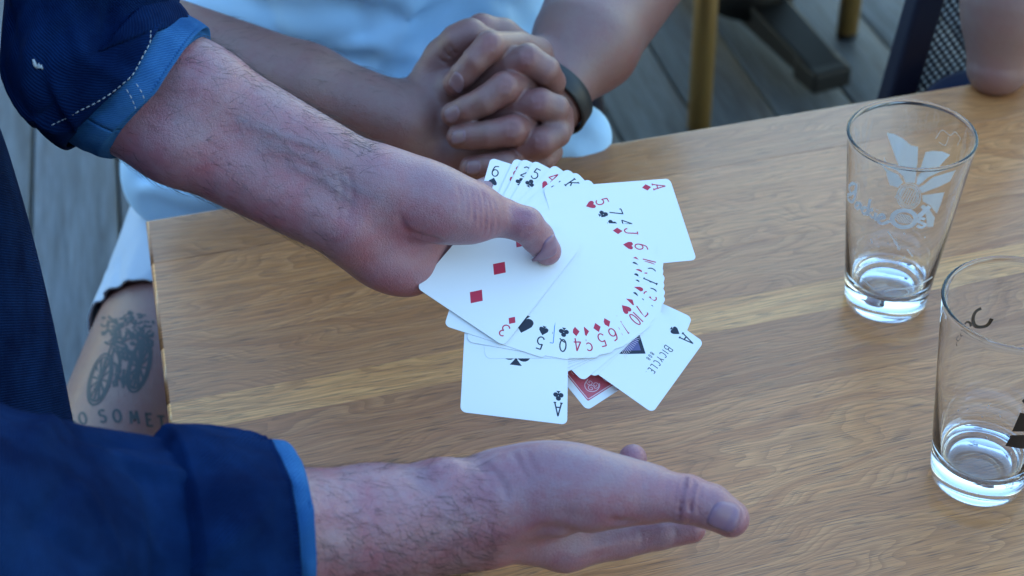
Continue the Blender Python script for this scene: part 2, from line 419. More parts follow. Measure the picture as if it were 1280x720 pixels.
G = {  # stroke letters, height 1, width about .6
 '2': [A_(.3, .72, .26, .26, 165, -35)+[(.04, .02), (.58, .02)]], '3': [A_(.28, .75, .24, .23, 150, -80)+A_(.28, .27, .29, .26, 80, -150)],
 '4': [[(.45, 0), (.45, 1), (.02, .3), (.62, .3)]], '5': [[(.54, .98), (.14, .98), (.1, .56)]+A_(.29, .31, .28, .31, 125, -150)],
 '6': [[(.48, .98)]+A_(.34, .33, .31, .65, 120, 180, 8)+A_(.30, .31, .27, .30, 180, 540, 22)], '7': [[(.03, .98), (.57, .98), (.2, 0)], [(.03, .98), (.03, .86)]],
 '8': [A_(.3, .75, .22, .23, 0, 360, 22), A_(.3, .27, .27, .26, 0, 360, 22)], '9': [A_(.30, .69, .27, .30, 0, 360, 22)+A_(.26, .67, .31, .65, 0, -60, 8)],
 '10': [[(.02, 0), (.02, 1)], A_(.42, .5, .22, .49, 0, 360, 26)], 'J': [[(.5, .98), (.5, .25)]+A_(.27, .25, .23, .24, 0, -180), [(.3, .98), (.62, .98)]],
 'Q': [A_(.3, .52, .26, .47, 0, 360, 26), [(.1, .25), (.3, .2), (.62, .0)]], 'K': [[(.08, 0), (.08, 1)], [(.6, 1), (.08, .42)], [(.22, .58), (.6, 0)], [(-.04, 0), (.2, 0)], [(-.04, 1), (.2, 1)], [(.48, 0), (.7, 0)], [(.48, 1), (.7, 1)]],
 'A': [[(.04, 0), (.32, 1), (.6, 0)], [(.14, .34), (.5, .34)], [(-.06, 0), (.16, 0)], [(.48, 0), (.7, 0)]],
 'B': [[(.06, 0), (.06, 1), (.3, 1)]+A_(.3, .76, .22, .24, 90, -90, 8)+[(.06, .52), (.32, .52)]+A_(.32, .26, .24, .26, 90, -90, 8)+[(.06, 0)]], 'I': [[(.15, 0), (.15, 1)]],
 'C': [A_(.34, .5, .3, .5, 50, 310, 18)], 'Y': [[(.02, 1), (.3, .5), (.58, 1)], [(.3, .5), (.3, 0)]], 'L': [[(.08, 1), (.08, 0), (.5, 0)]], 'E': [[(.52, 1), (.08, 1), (.08, 0), (.52, 0)], [(.08, .52), (.42, .52)]],
 '0': [A_(.3, .5, .24, .49, 0, 360, 22)], '.': [[(.05, 0), (.07, .04)]], 'G': [A_(.34, .5, .3, .5, 50, 330, 18)+[(.62, .42), (.4, .42)]], 'O': [A_(.32, .5, .3, .5, 0, 360, 22)],
 'S': [A_(.3, .75, .24, .24, 40, 250, 12)+A_(.3, .26, .26, .26, 80, -140, 12)], 'M': [[(.04, 0), (.12, 1), (.36, .3), (.6, 1), (.68, 0)]], 'T': [[(.0, 1), (.6, 1)], [(.3, 1), (.3, 0)]], 'H': [[(.06, 0), (.06, 1)], [(.56, 0), (.56, 1)], [(.06, .5), (.56, .5)]]}
def ribbon(pl, w, closed=False):
    p_ = np.array(pl, float); t = np.gradient(p_, axis=0); t /= np.linalg.norm(t, axis=1)[:, None]+1e-9; n = np.stack([-t[:, 1], t[:, 0]], 1)*w/2
    V = np.concatenate([p_-n, p_+n]); k = len(p_); return V, [(i, i+1, k+i+1, k+i) for i in range(k-1)]
def dense(pl):
    o = [pl[0]]
    for a_, b_ in zip(pl[:-1], pl[1:]):
        d = math.dist(a_, b_)
        if d > .2: o += [(a_[0]+(b_[0]-a_[0])*.04/d, a_[1]+(b_[1]-a_[1])*.04/d), (b_[0]-(b_[0]-a_[0])*.04/d, b_[1]-(b_[1]-a_[1])*.04/d)]
        o.append(b_)
    return o

# ---------------------------------------------------------------- materials
def wood_mat():
    a = N('oak'); oi = a.n('ObjectInfo'); tc = a.n('TexCoord')
    off = a.n('CombineXYZ'); a.l(a.math('MULTIPLY', oi.outputs['Random'], 13.7), off.inputs[0]); a.l(a.math('MULTIPLY', oi.outputs['Random'], 5.1), off.inputs[1])
    ad = a.n('VectorMath', operation='ADD'); a.l(tc.outputs['Object'], ad.inputs[0]); a.l(off.outputs[0], ad.inputs[1])
    def mp(sc):
        m_ = a.n('Mapping'); a.l(ad.outputs[0], m_.inputs[0]); m_.inputs['Scale'].default_value = sc; return m_.outputs[0]
    warp = a.noise(mp((1.6, 5, 1)), 2.0, 3, .5)                       # cathedral figure
    cx = a.n('CombineXYZ'); a.l(a.math('MULTIPLY', warp, .21), cx.inputs[1])
    ad2 = a.n('VectorMath', operation='ADD'); a.l(mp((1, 1, 1)), ad2.inputs[0]); a.l(cx.outputs[0], ad2.inputs[1])
    mpb = a.n('Mapping'); a.l(ad2.outputs[0], mpb.inputs[0]); mpb.inputs['Scale'].default_value = (1.6, 75, 1)
    rings = a.noise(mpb.outputs[0], 1.0, 3, .6)
    fine = a.noise(mp((16, 620, 1)), 1.0, 3, .7); pores = a.noise(mp((38, 900, 1)), 1.0, 2, .5)
    mpw = a.n('Mapping'); a.l(ad2.outputs[0], mpw.inputs[0]); mpw.inputs['Scale'].default_value = (.045, 1, 1)
    wv = a.n('TexWave', wave_type='BANDS', bands_direction='Y', wave_profile='SAW'); a.l(mpw.outputs[0], wv.inputs['Vector']); wv.inputs['Scale'].default_value = 62
    wv.inputs['Distortion'].default_value = 5.5; wv.inputs['Detail'].default_value = 4; wv.inputs['Detail Scale'].default_value = .8; wv.inputs['Detail Roughness'].default_value = .6
    c = a.ramp(rings, [(.25, (.48, .175, .052)), (.46, (.645, .262, .086)), (.6, (.725, .322, .115)), (.78, (.56, .218, .068))])
    c = a.mix(a.math('MULTIPLY', a.ramp(wv.outputs['Fac'], [(.0, (1, 1, 1)), (.35, (.35, .35, .35)), (.75, (0, 0, 0))]), .5), c, (.34, .125, .035))
    tone = oi.outputs['Color']
    c = a.mix(1.0, c, tone, 'MULTIPLY')
    c = a.mix(a.math('MULTIPLY', a.ramp(fine, [(.40, (1, 1, 1)), (.56, (0, 0, 0))]), .5), c, (.28, .11, .036))
    c = a.mix(a.math('MULTIPLY', a.ramp(pores, [(.33, (1, 1, 1)), (.42, (0, 0, 0))]), .75), c, (.15, .062, .026))
    h = a.math('ADD', a.math('MULTIPLY', fine, .5), a.ramp(pores, [(.33, (0, 0, 0)), (.45, (1, 1, 1))]))
    sm = a.noise(a.coord('Object', (3, 3, 3)), 3, 4, .6)
    a.set(Base_Color=c, Roughness=a.ramp(sm, [(.3, (.30, .30, .30)), (.7, (.44, .44, .44))]), Normal=a.bump(h, .35, .0004), Coat_Weight=.45, Coat_Roughness=.2)
    a.b.inputs['Specular IOR Level'].default_value = .5
    return a.m
def deck_mat():
    a = N('weathered_deck'); oi = a.n('ObjectInfo'); tc = a.n('TexCoord')
    ad = a.n('VectorMath', operation='ADD'); a.l(tc.outputs['Object'], ad.inputs[0])
    cx = a.n('CombineXYZ'); a.l(a.math('MULTIPLY', oi.outputs['Random'], 9), cx.inputs[1]); a.l(cx.outputs[0], ad.inputs[1])
    def mp(sc):
        m_ = a.n('Mapping'); a.l(ad.outputs[0], m_.inputs[0]); m_.inputs['Scale'].default_value = sc; return m_.outputs[0]
    g1 = a.noise(mp((26, 2.0, 1)), 1.6, 5, .65, .8); g2 = a.noise(mp((180, 9, 1)), 1, 3, .6)
    c = a.ramp(g1, [(.3, (.06, .078, .098)), (.5, (.125, .155, .19)), (.72, (.19, .23, .27))])
    c = a.mix(a.math('MULTIPLY', a.ramp(g2, [(.38, (1, 1, 1)), (.55, (0, 0, 0))]), .5), c, (.07, .072, .076))
    c = a.mix(1.0, c, a.ramp(oi.outputs['Random'], [(0, (.8, .8, .8)), (1, (1.15, 1.15, 1.15))]), 'MULTIPLY')
    a.set(Base_Color=c, Roughness=.62, Normal=a.bump(a.math('ADD', g1, g2), .5, .002)); return a.m
def denim_mat(name, dark, light, amt=.5):
    a = N(name); tc = a.n('TexCoord'); mp = a.n('Mapping'); a.l(tc.outputs['UV'], mp.inputs[0])
    w = a.n('TexWave', wave_type='BANDS', bands_direction='DIAGONAL'); a.l(mp.outputs[0], w.inputs['Vector'])
    w.inputs['Scale'].default_value = 300; w.inputs['Distortion'].default_value = 1.2; w.inputs['Detail'].default_value = 2
    st = a.n('Mapping'); a.l(tc.outputs['UV'], st.inputs[0]); st.inputs['Scale'].default_value = (1500, 90, 1)
    slub = a.noise(st.outputs[0], 1, 3, .6); st2 = a.n('Mapping'); a.l(tc.outputs['UV'], st2.inputs[0]); st2.inputs['Scale'].default_value = (60, 900, 1)
    weft = a.noise(st2.outputs[0], 1, 2, .6)
    fade = a.noise(a.coord('Object'), 24, 5, .6)
    f = a.math('MULTIPLY', a.math('ADD', a.math('MULTIPLY', w.outputs['Fac'], .55), a.math('ADD', a.math('MULTIPLY', slub, .5), a.math('MULTIPLY', weft, .35))), a.ramp(fade, [(.34, (.25, .25, .25)), (.68, (1.1, 1.1, 1.1))]))
    c = a.mix(a.math('MULTIPLY', f, amt, True), dark, light)
    h = a.math('ADD', a.math('MULTIPLY', w.outputs['Fac'], 1.0), slub)
    a.set(Base_Color=c, Roughness=.85, Normal=a.bump(h, .5, .0005), Sheen_Weight=0)
    a.b.inputs['Specular IOR Level'].default_value = .03
    return a.m
def cotton_mat(name, col, scale=500):
    a = N(name); v = a.coord('Object'); n1 = a.noise(v, scale, 3, .7); n2 = a.noise(v, 9, 3, .5)
    c = a.mix(a.math('MULTIPLY', n2, .25), col, tuple(x*.86 for x in col))
    a.set(Base_Color=c, Roughness=.9, Normal=a.bump(n1, .25, .0005), Sheen_Weight=.1); a.b.inputs['Specular IOR Level'].default_value = .15
    return a.m
M = {}
M['oak'] = wood_mat(); M['deck'] = deck_mat()
M['denim'] = denim_mat('dark_denim', (.0006, .004, .024), (.008, .038, .135), .6)
M['denim_in'] = denim_mat('pale_denim', (.010, .055, .17), (.06, .20, .42), .75)
M['jeans'] = denim_mat('jeans_denim', (.0006, .003, .020), (.004, .02, .08), .5)
M['thread'] = plain('pale_thread', (.42, .46, .48), .8); M['thread_blue'] = plain('blue_thread', (.06, .16, .33), .8)
M['cotton'] = cotton_mat('white_cotton', (.50, .76, .96)); M['shorts'] = cotton_mat('grey_shorts', (.50, .60, .70), 350)
M['navy'] = cotton_mat('navy_cloth', (.012, .016, .04))
M['skin1'] = skin_mat('fair_skin', (.275, .150, .175), (.31, .092, .118), (.32, .235, .265))
M['skin2'] = skin_mat('tanned_skin', (.22, .108, .086), (.23, .082, .070), (.26, .148, .125))
M['skin3'] = skin_mat('olive_skin', (.25, .145, .115), (.26, .125, .10), (.29, .18, .14))
def nail_mat(name, c):
    a = N(name); a.set(Base_Color=(*c, 1), Roughness=.42, Subsurface_Weight=.1, Subsurface_Radius=(.006, .002, .001), Subsurface_Scale=.2); return a.m
M['nail1'] = nail_mat('nail_fair', (.25, .13, .175)); M['nail2'] = nail_mat('nail_tanned', (.27, .15, .155))
M['hair1'] = plain('brown_hair', (.022, .011, .009), .5); M['hair2'] = plain('dark_hair', (.02, .012, .008), .5)
M['band'] = plain('black_silicone', (.012, .013, .014), .45)

# ================================================================ people
# ---- the person in the denim shirt, both arms over the table
p1 = empty('person', (-.47, .70, 0))
tag(p1, 'person in dark denim shirt with rolled sleeves holding the fan of cards', 'person')
B1 = Body(.0011)
# left forearm and hand (under the fan, thumb on top)
B1.cone('arm', D(135, 52, .867), D(250, 116, .872), .033, .0265, .012)
B1.cone('arm', D(110, 100, .867), D(222, 170, .872), .033, .0265, .012)
B1.cone('arm', D(125, 70, .866), D(118, -60, .852), .036, .042, .014)
B1.cone('arm', D(250, 116, .872), D(466, 232, .893), .0265, .0215, .012)
B1.cone('arm', D(222, 170, .872), D(436, 281, .893), .0265, .0215, .012)
B1.cone('arm', D(230, 140, .885), D(440, 252, .897), .024, .016, .014)
B1.ell('arm', D(528, 250, .897), [D(600, 275, .9)-D(460, 225, .895), VU, VF], (.042, .0235, .021), .012)           # thenar
B1.cone('arm', D(470, 232, .897), D(592, 265, .905), .0215, .0150, .012)
B1.ell('arm', D(478, 318, .912), [D(540, 345, .93)-D(430, 280, .9), VU, VF], (.038, .0215, .020), .012)           # hypothenar
B1.cone('arm', D(455, 262, .905), D(520, 300, .935), .024, .020, .012)
B1.cone('arm', D(490, 300, .925), D(548, 348, .952), .019, .0125, .010)
B1.cone('arm', D(500, 262, .930), D(585, 262, .968), .019, .0125, .010)
B1.cone('arm', D(500, 285, .935), D(578, 305, .966), .019, .013, .010)
t1 = [(D(592, 265, .905), .0145), (D(628, 272, .914), .0116), (D(657, 281, .914), .0109), (D(672, 297, .922), .0100), (D(684, 314, Q(684, 314)@VF-CAMP@VF-.0085), .0088)]
B1.chain('thumb', t1, .002)
def under(x, y, d=.021): return Q(x, y, -d)
B1.chain('f1', [(D(578, 255, .966), .0115), (under(619, 236, .022), .0098), (under(655, 244, .022), .0090), (under(676, 260, .021), .0080)], .0015)
B1.chain('f2', [(D(580, 275, .968), .0118), (under(650, 285, .024), .0100), (under(700, 300, .022), .0092), (under(722, 312, .021), .0082)], .0015)
B1.chain('f3', [(D(578, 308, .966), .0115), (under(645, 330, .024), .0098), (under(690, 345, .022), .0088), (under(710, 355, .021), .0078)], .0015)
B1.chain('f4', [(D(550, 345, .952), .0110), (under(602, 368, .022), .0088), (under(638, 380, .021), .0078), (under(655, 388, .020), .0070)], .0015)
V1 = [[(330, 178), (365, 190), (400, 205), (440, 232), (470, 245)], [(360, 205), (400, 222), (440, 250)], [(300, 150), (340, 165), (380, 178), (420, 190)], [(395, 203), (410, 225), (428, 246)]]
def on_front(body, pl): return body.cast(np.array([CAMP]*len(pl)) + np.array([ray(*q) for q in pl])*.5, np.array([ray(*q) for q in pl]))
B1.solve([('arm', 0), ('thumb', .010), ('f1', .006), ('f2', .006), ('f3', .006), ('f4', .006)])
B1b = Body(.0011); B1a, B1 = B1, B1b
# right forearm and open hand
wr = D(592, 645, .775)
B1.cone('arm2', D(60, 700, .675), D(300, 672, .735), .044, .0355, .012)
B1.cone('arm2', D(300, 672, .735), D(470, 655, .765), .0355, .0275, .012)
B1.cone('arm2', D(470, 652, .765), D(600, 636, .777), .0275, .0225, .012)
B1.cone('arm2', D(470, 672, .775), D(600, 668, .790), .025, .0185, .012)
B1.ell('arm2', D(556, 600, .768), [VR, VU, VF], (.016, .011, .012), .010)
B1.ell('arm2', D(694, 608, .776), [D(790, 612, .77)-D(620, 605, .78), VU, VF], (.043, .0235, .021), .012)
B1.cone('arm2', D(622, 622, .780), D(800, 616, .778), .0215, .0138, .012)
B1.cone('arm2', D(600, 650, .790), D(706, 680, .806), .0200, .0140, .010)
B1.cone('arm2', D(600, 640, .800), D(716, 655, .826), .020, .013, .010)
B1.cone('arm2', D(610, 630, .805), D(722, 626, .842), .020, .013, .010)
B1.cone('arm2', D(615, 620, .805), D(728, 602, .852), .019, .012, .010)
B1.chain('thumb2', [(D(780, 614, .777), .0142), (D(815, 618, .776), .0130), (D(858, 624, .774), .0126), (D(888, 633, .774), .0115), (D(913, 648, .775), .0098)], .0018)
B1.chain('g1', [(D(706, 680, .806), .0135), (D(775, 673, .812), .0110), (D(825, 665, .812), .0094), (D(864, 661, .812), .0078)], .0018)
B1.chain('g2', [(D(716, 655, .826), .0125), (D(790, 655, .835), .0105), (D(835, 645, .830), .0090), (D(850, 628, .822), .0080)], .0018)
B1.chain('g3', [(D(722, 626, .842), .0120), (D(785, 632, .852), .0100), (D(815, 618, .846), .0088), (D(822, 599, .838), .0078)], .0018)
B1.chain('g4', [(D(728, 602, .852), .0110), (D(770, 606, .862), .0092), (D(787, 592, .856), .0088), (D(791, 573, .848), .0080)], .0018)
B1.solve([('arm2', .001), ('thumb2', .010), ('g1', .007), ('g2', .005), ('g3', .005), ('g4', .005)])
for pl, w, d in (([(514, 292), (530, 297), (552, 301)], .0026, .0030), ([(514, 294), (505, 284), (500, 268)], .0026, .0012), ([(602, 238), (607, 262), (604, 295)], .0013, .0016), ([(608, 242), (614, 268), (611, 295)], .0012, .0014), ([(595, 238), (600, 262), (598, 290)], .0013, .0010),
                 ([(614, 246), (621, 270), (619, 294)], .0012, .0009), ([(587, 234), (592, 258), (590, 284)], .0013, .0009), ([(579, 231), (584, 252), (583, 276)], .0013, .0007), ([(570, 229), (577, 250), (576, 270)], .0013, .0006), ([(652, 296), (660, 290), (668, 286)], .0013, .0008), ([(648, 270), (655, 268), (662, 270)], .0012, .0004), ([(430, 205), (440, 240), (432, 280)], .002, .0006), ([(418, 200), (428, 238), (420, 278)], .002, .0005)):
    B1a.press(on_front(B1a, pl), w, d)
for pl, w, d in (([(858, 594), (852, 620), (848, 652)], .0013, .0027), ([(868, 597), (864, 622), (861, 655)], .0013, .0024), ([(850, 594), (844, 620), (841, 650)], .0012, .0009), ([(876, 600), (873, 628), (870, 657)], .0012, .0008), ([(862, 596), (858, 624), (855, 653)], .0010, .0007),
                 ([(600, 576), (616, 590), (628, 606), (634, 626)], .0022, .0014), ([(594, 580), (608, 594), (616, 612)], .0020, .0009), ([(640, 563), (652, 585), (664, 605)], .002, .0006), ([(655, 560), (664, 580), (672, 596)], .002, .0005), ([(660, 672), (690, 662), (716, 668), (742, 672)], .0045, .0022), ([(762, 650), (776, 653), (792, 652)], .0024, .0018), ([(700, 640), (720, 648), (745, 645)], .004, .0007), ([(800, 664), (803, 674), (800, 686)], .0014, .0010), ([(808, 664), (811, 673), (808, 684)], .0012, .0006), ([(842, 660), (845, 668), (843, 677)], .0013, .0008), ([(720, 690), (760, 682), (790, 672)], .003, -.0008)):
    B1b.press(on_front(B1b, pl), w, d)
vl = [smooth_path(on_front(B1a, v), 16) for v in V1]
for q in vl: B1a.press(q, .0026, -.00042)
B1b.press(on_front(B1b, [(536, 588), (556, 578), (576, 580)]), .004, -.0012)
tn1 = [(D(600, 270, .9), .016, .5), (D(684, 318, .925), .013, .55), (D(655, 278, .905), .012, .35), (D(788, 572, .845), .010, .7), (D(822, 596, .838), .01, .6), (D(870, 660, .81), .014, .5), (D(860, 610, .765), .016, .45), (D(925, 650, .77), .014, .5), (D(520, 300, .905), .018, .5), (D(500, 350, .90), .03, .35)]
body1 = B1.build('body', M['skin1'], p1, tn1, [(q, .0032, .9) for q in vl], [B1a])
nail(p1, B1a, D(690, 309, .918), D(692, 322, .925)-D(684, 298, .92), VR*.9-VF*.7+VU*.35, .0145, .0120, M['nail1'], 'thumbnail')
nail(p1, B1b, D(905, 648, .764), D(922, 655, .764)-D(885, 637, .764), -VF-VU*.35, .0165, .0145, M['nail1'], 'thumbnail')
def seg_seeds(a, b, r, n, seed, px=None):
    R = np.random.RandomState(seed); t = R.rand(n)[:, None]; c = a+(b-a)*t; v = R.normal(size=(n, 3)); ax = U(b-a); v -= (v@ax)[:, None]*ax; v /= np.linalg.norm(v, axis=1)[:, None]
    return c+v*r
fl1 = U(D(440, 250, .89)-D(230, 140, .87))
hairs(p1, B1a, seg_seeds(D(165, 105, .872), D(440, 245, .892), .034, 2700, 3), lambda p_: fl1+VU*.25, 0, .013, .000068, M['hair1'], seed=4,
      keep=lambda p_, n_: random.random() < (.95 if n_@VU > .3 else (.6 if n_@VU < -.55 else .28)))
fl2 = U(D(600, 640, .78)-D(400, 662, .75))
hairs(p1, B1b, seg_seeds(D(360, 668, .745), D(600, 648, .782), .030, 3200, 5), lambda p_: fl2-VU*.7, 0, .0115, .00006, M['hair1'], seed=6,
      keep=lambda p_, n_: random.random() < (.8 if n_@VU < .45 else .3)*(1 if (p_-CAMP)@VF < .80 else .5))
# clothes of the first person
sl = Cloth([D(176, 107, .870), D(150, 94, .868), D(126, 70, .866), D(114, 10, .861), D(118, -90, .85), D(130, -330, .82)], [.0510, .0525, .0535, .0470, .052, .06], 110, 120, seed=3, nf=120, amp=.0042, shear=(U(-VU-VR*.3), .42))
o = sl.build('shirt_sleeve', M['denim'], p1)
cu = Cloth([D(146, 90, .868), D(170, 103, .870), D(196, 117, .872), D(212, 126, .873), D(218, 129, .873)], [.0460, .0480, .0488, .0480, .0420], 60, 120, seed=5, nf=26, amp=.0022, shear=(U(-VU-VR*.3), -.42))
c_ = cu.build('cuff', M['denim_in'], p1, .0022)
stitches(p1, sl, [(62, 156), (100, 138), (140, 115), (175, 92), (215, 62), (246, 34)], M['thread'])
stitches(c_, cu, [(158, 108), (166, 128), (175, 150)], M['thread'], n=24); stitches(c_, cu, [(171, 101), (180, 122), (188, 143)], M['thread'], n=24)
mb = MB()
for pl in ([(41, 76), (44, 80), (47, 83)], [(45, 84), (50, 83), (54, 85)], [(47, 83), (51, 80), (53, 80)]):
    q = [sl.near(p_) for p_ in pl]; mb.tube([sl.pt(a_, b_, .0006) for a_, b_ in q], [.0006, .0011, .0005], 6)
tag(mb.build('lint', M['thread'], p1), kind='stuff')
sr = Cloth([D(-520, 800, .50), D(-280, 760, .56), D(-40, 718, .645), D(90, 700, .690), D(190, 690, .712), D(270, 682, .725)], [.080, .076, .071, .062, .055, .045], 130, 120, seed=8, nf=130, amp=.0055,
           folds=[])
sr.build('shirt_sleeve', M['denim'], p1)
cr = Cloth([D(192, 690, .712), D(215, 688, .716), D(250, 684, .722), D(300, 678, .732), D(338, 674, .739), D(346, 673, .740)], [.0500, .0590, .0585, .0530, .0485, .0470], 80, 120, seed=9, nf=70, amp=.0036)
c_ = cr.build('cuff', M['denim'], p1, .0022)
li = Cloth([D(326, 676, .737), D(345, 673, .7405), D(362, 671, .7435), D(373, 670, .745)], [.0470, .0488, .0474, .0405], 40, 110, seed=11, nf=14, amp=.0016)
li.build('cuff_lining', M['denim_in'], p1, .0016)
stitches(c_, cr, [(196, 568), (214, 610), (226, 660), (234, 712)], M['thread_blue'], .004, .0025, .0005)
# torso and jeans, at the left edge of the view
tr = Body(.004)
tr.ell('t', (-.438, .70, ZT+.18), [(1, 0, 0), (0, 1, 0), (0, 0, 1)], (.136, .19, .36), .03)
tr.cone('t', (-.50, .62, ZT+.45), (-.50, .78, ZT+.45), .10, .10, .05)
tr.cone('t', (-.435, .70, ZT-.02), (-.435, .70, ZT+.2), .13, .125, .05, sq=((0, 1, 0), 1.35))
tr.solve([('t', 0)]); V, Fq = tr.mesh()
mesh_np('shirt', V, Fq, M['denim'], p1, uv=np.stack([np.arctan2(V[:, 1]-.7, V[:, 0]+.475)*.15, V[:, 2]], 1))
jn = Body(.004)
jn.ell('t', (-.435, .70, ZT-.10), [(1, 0, 0), (0, 1, 0), (0, 0, 1)], (.130, .18, .16), .03)
for yy in (.60, .80): jn.cone('t', (-.425, yy, ZT-.18), (-.425, yy, ZT-.66), .085, .055, .03)
jn.solve([('t', 0)]); V, Fq = jn.mesh()
mesh_np('jeans', V, Fq, M['jeans'], p1, uv=np.stack([np.arctan2(V[:, 1]-.7, V[:, 0]+.465)*.15, V[:, 2]], 1))
pk = on_front(jn, [(-6, 392), (14, 386), (34, 372), (46, 350), (50, 325)]); mb = MB()
pk = smooth_path(pk, 40)
for i in range(0, 39, 2): mb.tube(pk[i:i+2], .0006, 5)
mb.build('pocket_stitching', M['thread_blue'], p1)
for yy in (.60, .80):
    mb = MB(); mb.tube([(-.50, yy, .03), (-.46, yy, .045), (-.38, yy, .04), (-.31, yy, .028)], [.035, .045, .042, .028], 12); mb.build('shoe', M['band'], p1)

# ---- the person in the white T-shirt, hands clasped
p2 = empty('person', (-.12, 1.30, 0))
tag(p2, 'person in white T-shirt and grey shorts with clasped hands behind the table', 'person')
B2 = Body(.0012)
# right arm and hand (left in the picture)
B2.cone('a', D(215, 60, 1.235), D(380, 112, 1.20), .040, .036, .012)
B2.cone('a', D(380, 115, 1.205), D(505, 152, 1.195), .036, .0285, .012); B2.cone('a', D(400, 140, 1.215), D(505, 172, 1.205), .030, .024, .012)
B2.cone('a', D(505, 150, 1.20), D(552, 128, 1.205), .028, .026, .012); B2.cone('a', D(505, 172, 1.205), D(560, 190, 1.205), .024, .022, .012)
B2.cone('a', D(552, 110, 1.205), D(572, 200, 1.207), .022, .019, .012)
B2.cone('a', D(560, 100, 1.21), D(640, 110, 1.215), .020, .018, .010); B2.cone('a', D(575, 180, 1.21), D(650, 165, 1.215), .020, .018, .010)
B2.cone('a', D(545, 92, 1.20), D(556, 70, 1.192), .0165, .0130, .010)
B2.chain('rt', [(D(552, 72, 1.192), .0135), (D(572, 52, 1.180), .0125), (D(588, 44, 1.178), .0120), (D(612, 56, 1.185), .0105), (D(628, 66, 1.19), .009)], .006)
def F2(g, pts): B2.chain(g, [(D(x, y, z), r*1.09) for x, y, z, r in pts], .0014)
F2('r1', [(566, 112, 1.185, .0125), (600, 100, 1.176, .0112), (640, 80, 1.160, .0108), (660, 74, 1.154, .0110), (682, 88, 1.158, .0102), (691, 102, 1.172, .0092), (690, 115, 1.19, .0085)])
F2('r2', [(570, 152, 1.187, .0122), (610, 146, 1.174, .0110), (650, 132, 1.159, .0108), (675, 130, 1.152, .0112), (694, 136, 1.157, .0102), (700, 142, 1.175, .0092), (696, 148, 1.192, .0085)])
F2('r3', [(575, 188, 1.190, .0118), (615, 186, 1.178, .0105), (655, 182, 1.162, .0103), (678, 177, 1.155, .0106), (696, 167, 1.160, .0098), (702, 160, 1.176, .0090)])
F2('r4', [(585, 212, 1.196, .0105), (625, 214, 1.185, .0095), (660, 206, 1.172, .0092), (678, 200, 1.172, .009), (690, 190, 1.185, .008)])
# left arm and hand (right in the picture)
B2.cone('b', D(800, -50, 1.33), D(738, 52, 1.255), .050, .0405, .014); B2.cone('b', D(770, -40, 1.32), D(722, 50, 1.26), .048, .038, .014)
B2.cone('b', D(735, 56, 1.25), D(690, 112, 1.225), .0395, .0280, .014)
B2.cone('b', D(690, 112, 1.225), D(668, 92, 1.225), .027, .022, .012); B2.cone('b', D(690, 130, 1.225), D(672, 150, 1.222), .025, .022, .012)
B2.cone('b', D(668, 80, 1.222), D(672, 165, 1.22), .020, .018, .012)
B2.chain('lt', [(D(660, 66, 1.215), .0135), (D(628, 44, 1.205), .0125), (D(602, 38, 1.197), .0122), (D(590, 44, 1.197), .0110)], .006)
F2('l1', [(672, 66, 1.200, .0115), (648, 58, 1.180, .0105), (612, 58, 1.150, .0108), (594, 76, 1.150, .0098), (580, 92, 1.155, .0095), (568, 105, 1.162, .0086)])
F2('l2', [(682, 112, 1.200, .0118), (660, 106, 1.175, .0108), (630, 110, 1.147, .0114), (606, 126, 1.147, .0102), (585, 136, 1.152, .0098), (566, 143, 1.160, .0086)])
F2('l3', [(686, 152, 1.200, .0115), (664, 156, 1.172, .0106), (640, 163, 1.147, .0110), (612, 168, 1.148, .0100), (590, 170, 1.153, .0096), (573, 171, 1.160, .0085)])
F2('l4', [(680, 196, 1.200, .0105), (655, 202, 1.175, .0098), (632, 205, 1.155, .0098), (612, 207, 1.155, .0090), (588, 209, 1.163, .0078)])
B2.solve([('a', 0), ('rt', .008), ('r1', .006), ('r2', .006), ('r3', .006), ('r4', .006), ('b', .002), ('lt', .0015), ('l1', .0015), ('l2', .0015), ('l3', .0015), ('l4', .0015)])
for x, y in ((632, 107), (641, 161), (614, 55), (673, 127), (677, 177), (659, 70)):
    for k in (-5, -1, 3): B2.press(on_front(B2, [(x+k-1, y-8), (x+k+1, y), (x+k, y+8)]), .0013, .0009)
for pl in ([(548, 70), (556, 78), (568, 80)], [(556, 60), (562, 70), (572, 77)], [(563, 56), (570, 66), (580, 70)]): B2.press(on_front(B2, pl), .0016, .0016)
# the bare thigh beside the table end
HIP, KNEE = D(312, 258, 1.56), D(134, 640, 1.285)
B2t = Body(.003); B2t.cone('t', HIP, KNEE, .098, .072, .01); B2t.cone('t', KNEE, KNEE+np.array([0, .03, -.40]), .064, .045, .03); B2t.solve([('t', 0)])
KN = [(632, 108), (641, 162), (612, 56), (674, 127), (677, 177), (659, 71)]
tn2 = [(D(x, y, 1.14), .010, .75) for x, y in KN]+[(D(692, 95, 1.165), .012, .5), (D(702, 142, 1.17), .012, .5), (D(584, 42, 1.17), .012, .5), (D(600, 34, 1.19), .012, .5), (D(702, 160, 1.175), .012, .5)]
tn2 += [(D(x, y, 1.155), .010, .45) for x, y in ((568, 105), (566, 143), (573, 171), (588, 209))]
body2 = B2.build('body', M['skin2'], p2, tn2, [], [B2t])
for x, y, x2, y2 in ((566, 106, 584, 90), (561, 143, 584, 137), (569, 171, 590, 170), (585, 209, 606, 208)):
    nail(p2, B2, D(x, y, 1.145), D(x, y, 1.15)-D(x2, y2, 1.15), -VF-VR*.45+VU*.1, .0115, .0105, M['nail2'])
fl3 = U(D(510, 155, 1.2)-D(380, 112, 1.2))
hairs(p2, B2, seg_seeds(D(270, 78, 1.225), D(500, 150, 1.20), .034, 900, 15), lambda p_: fl3+VU*.3, 0, .012, .00008, M['hair2'], seed=16, keep=lambda p_, n_: random.random() < .6)
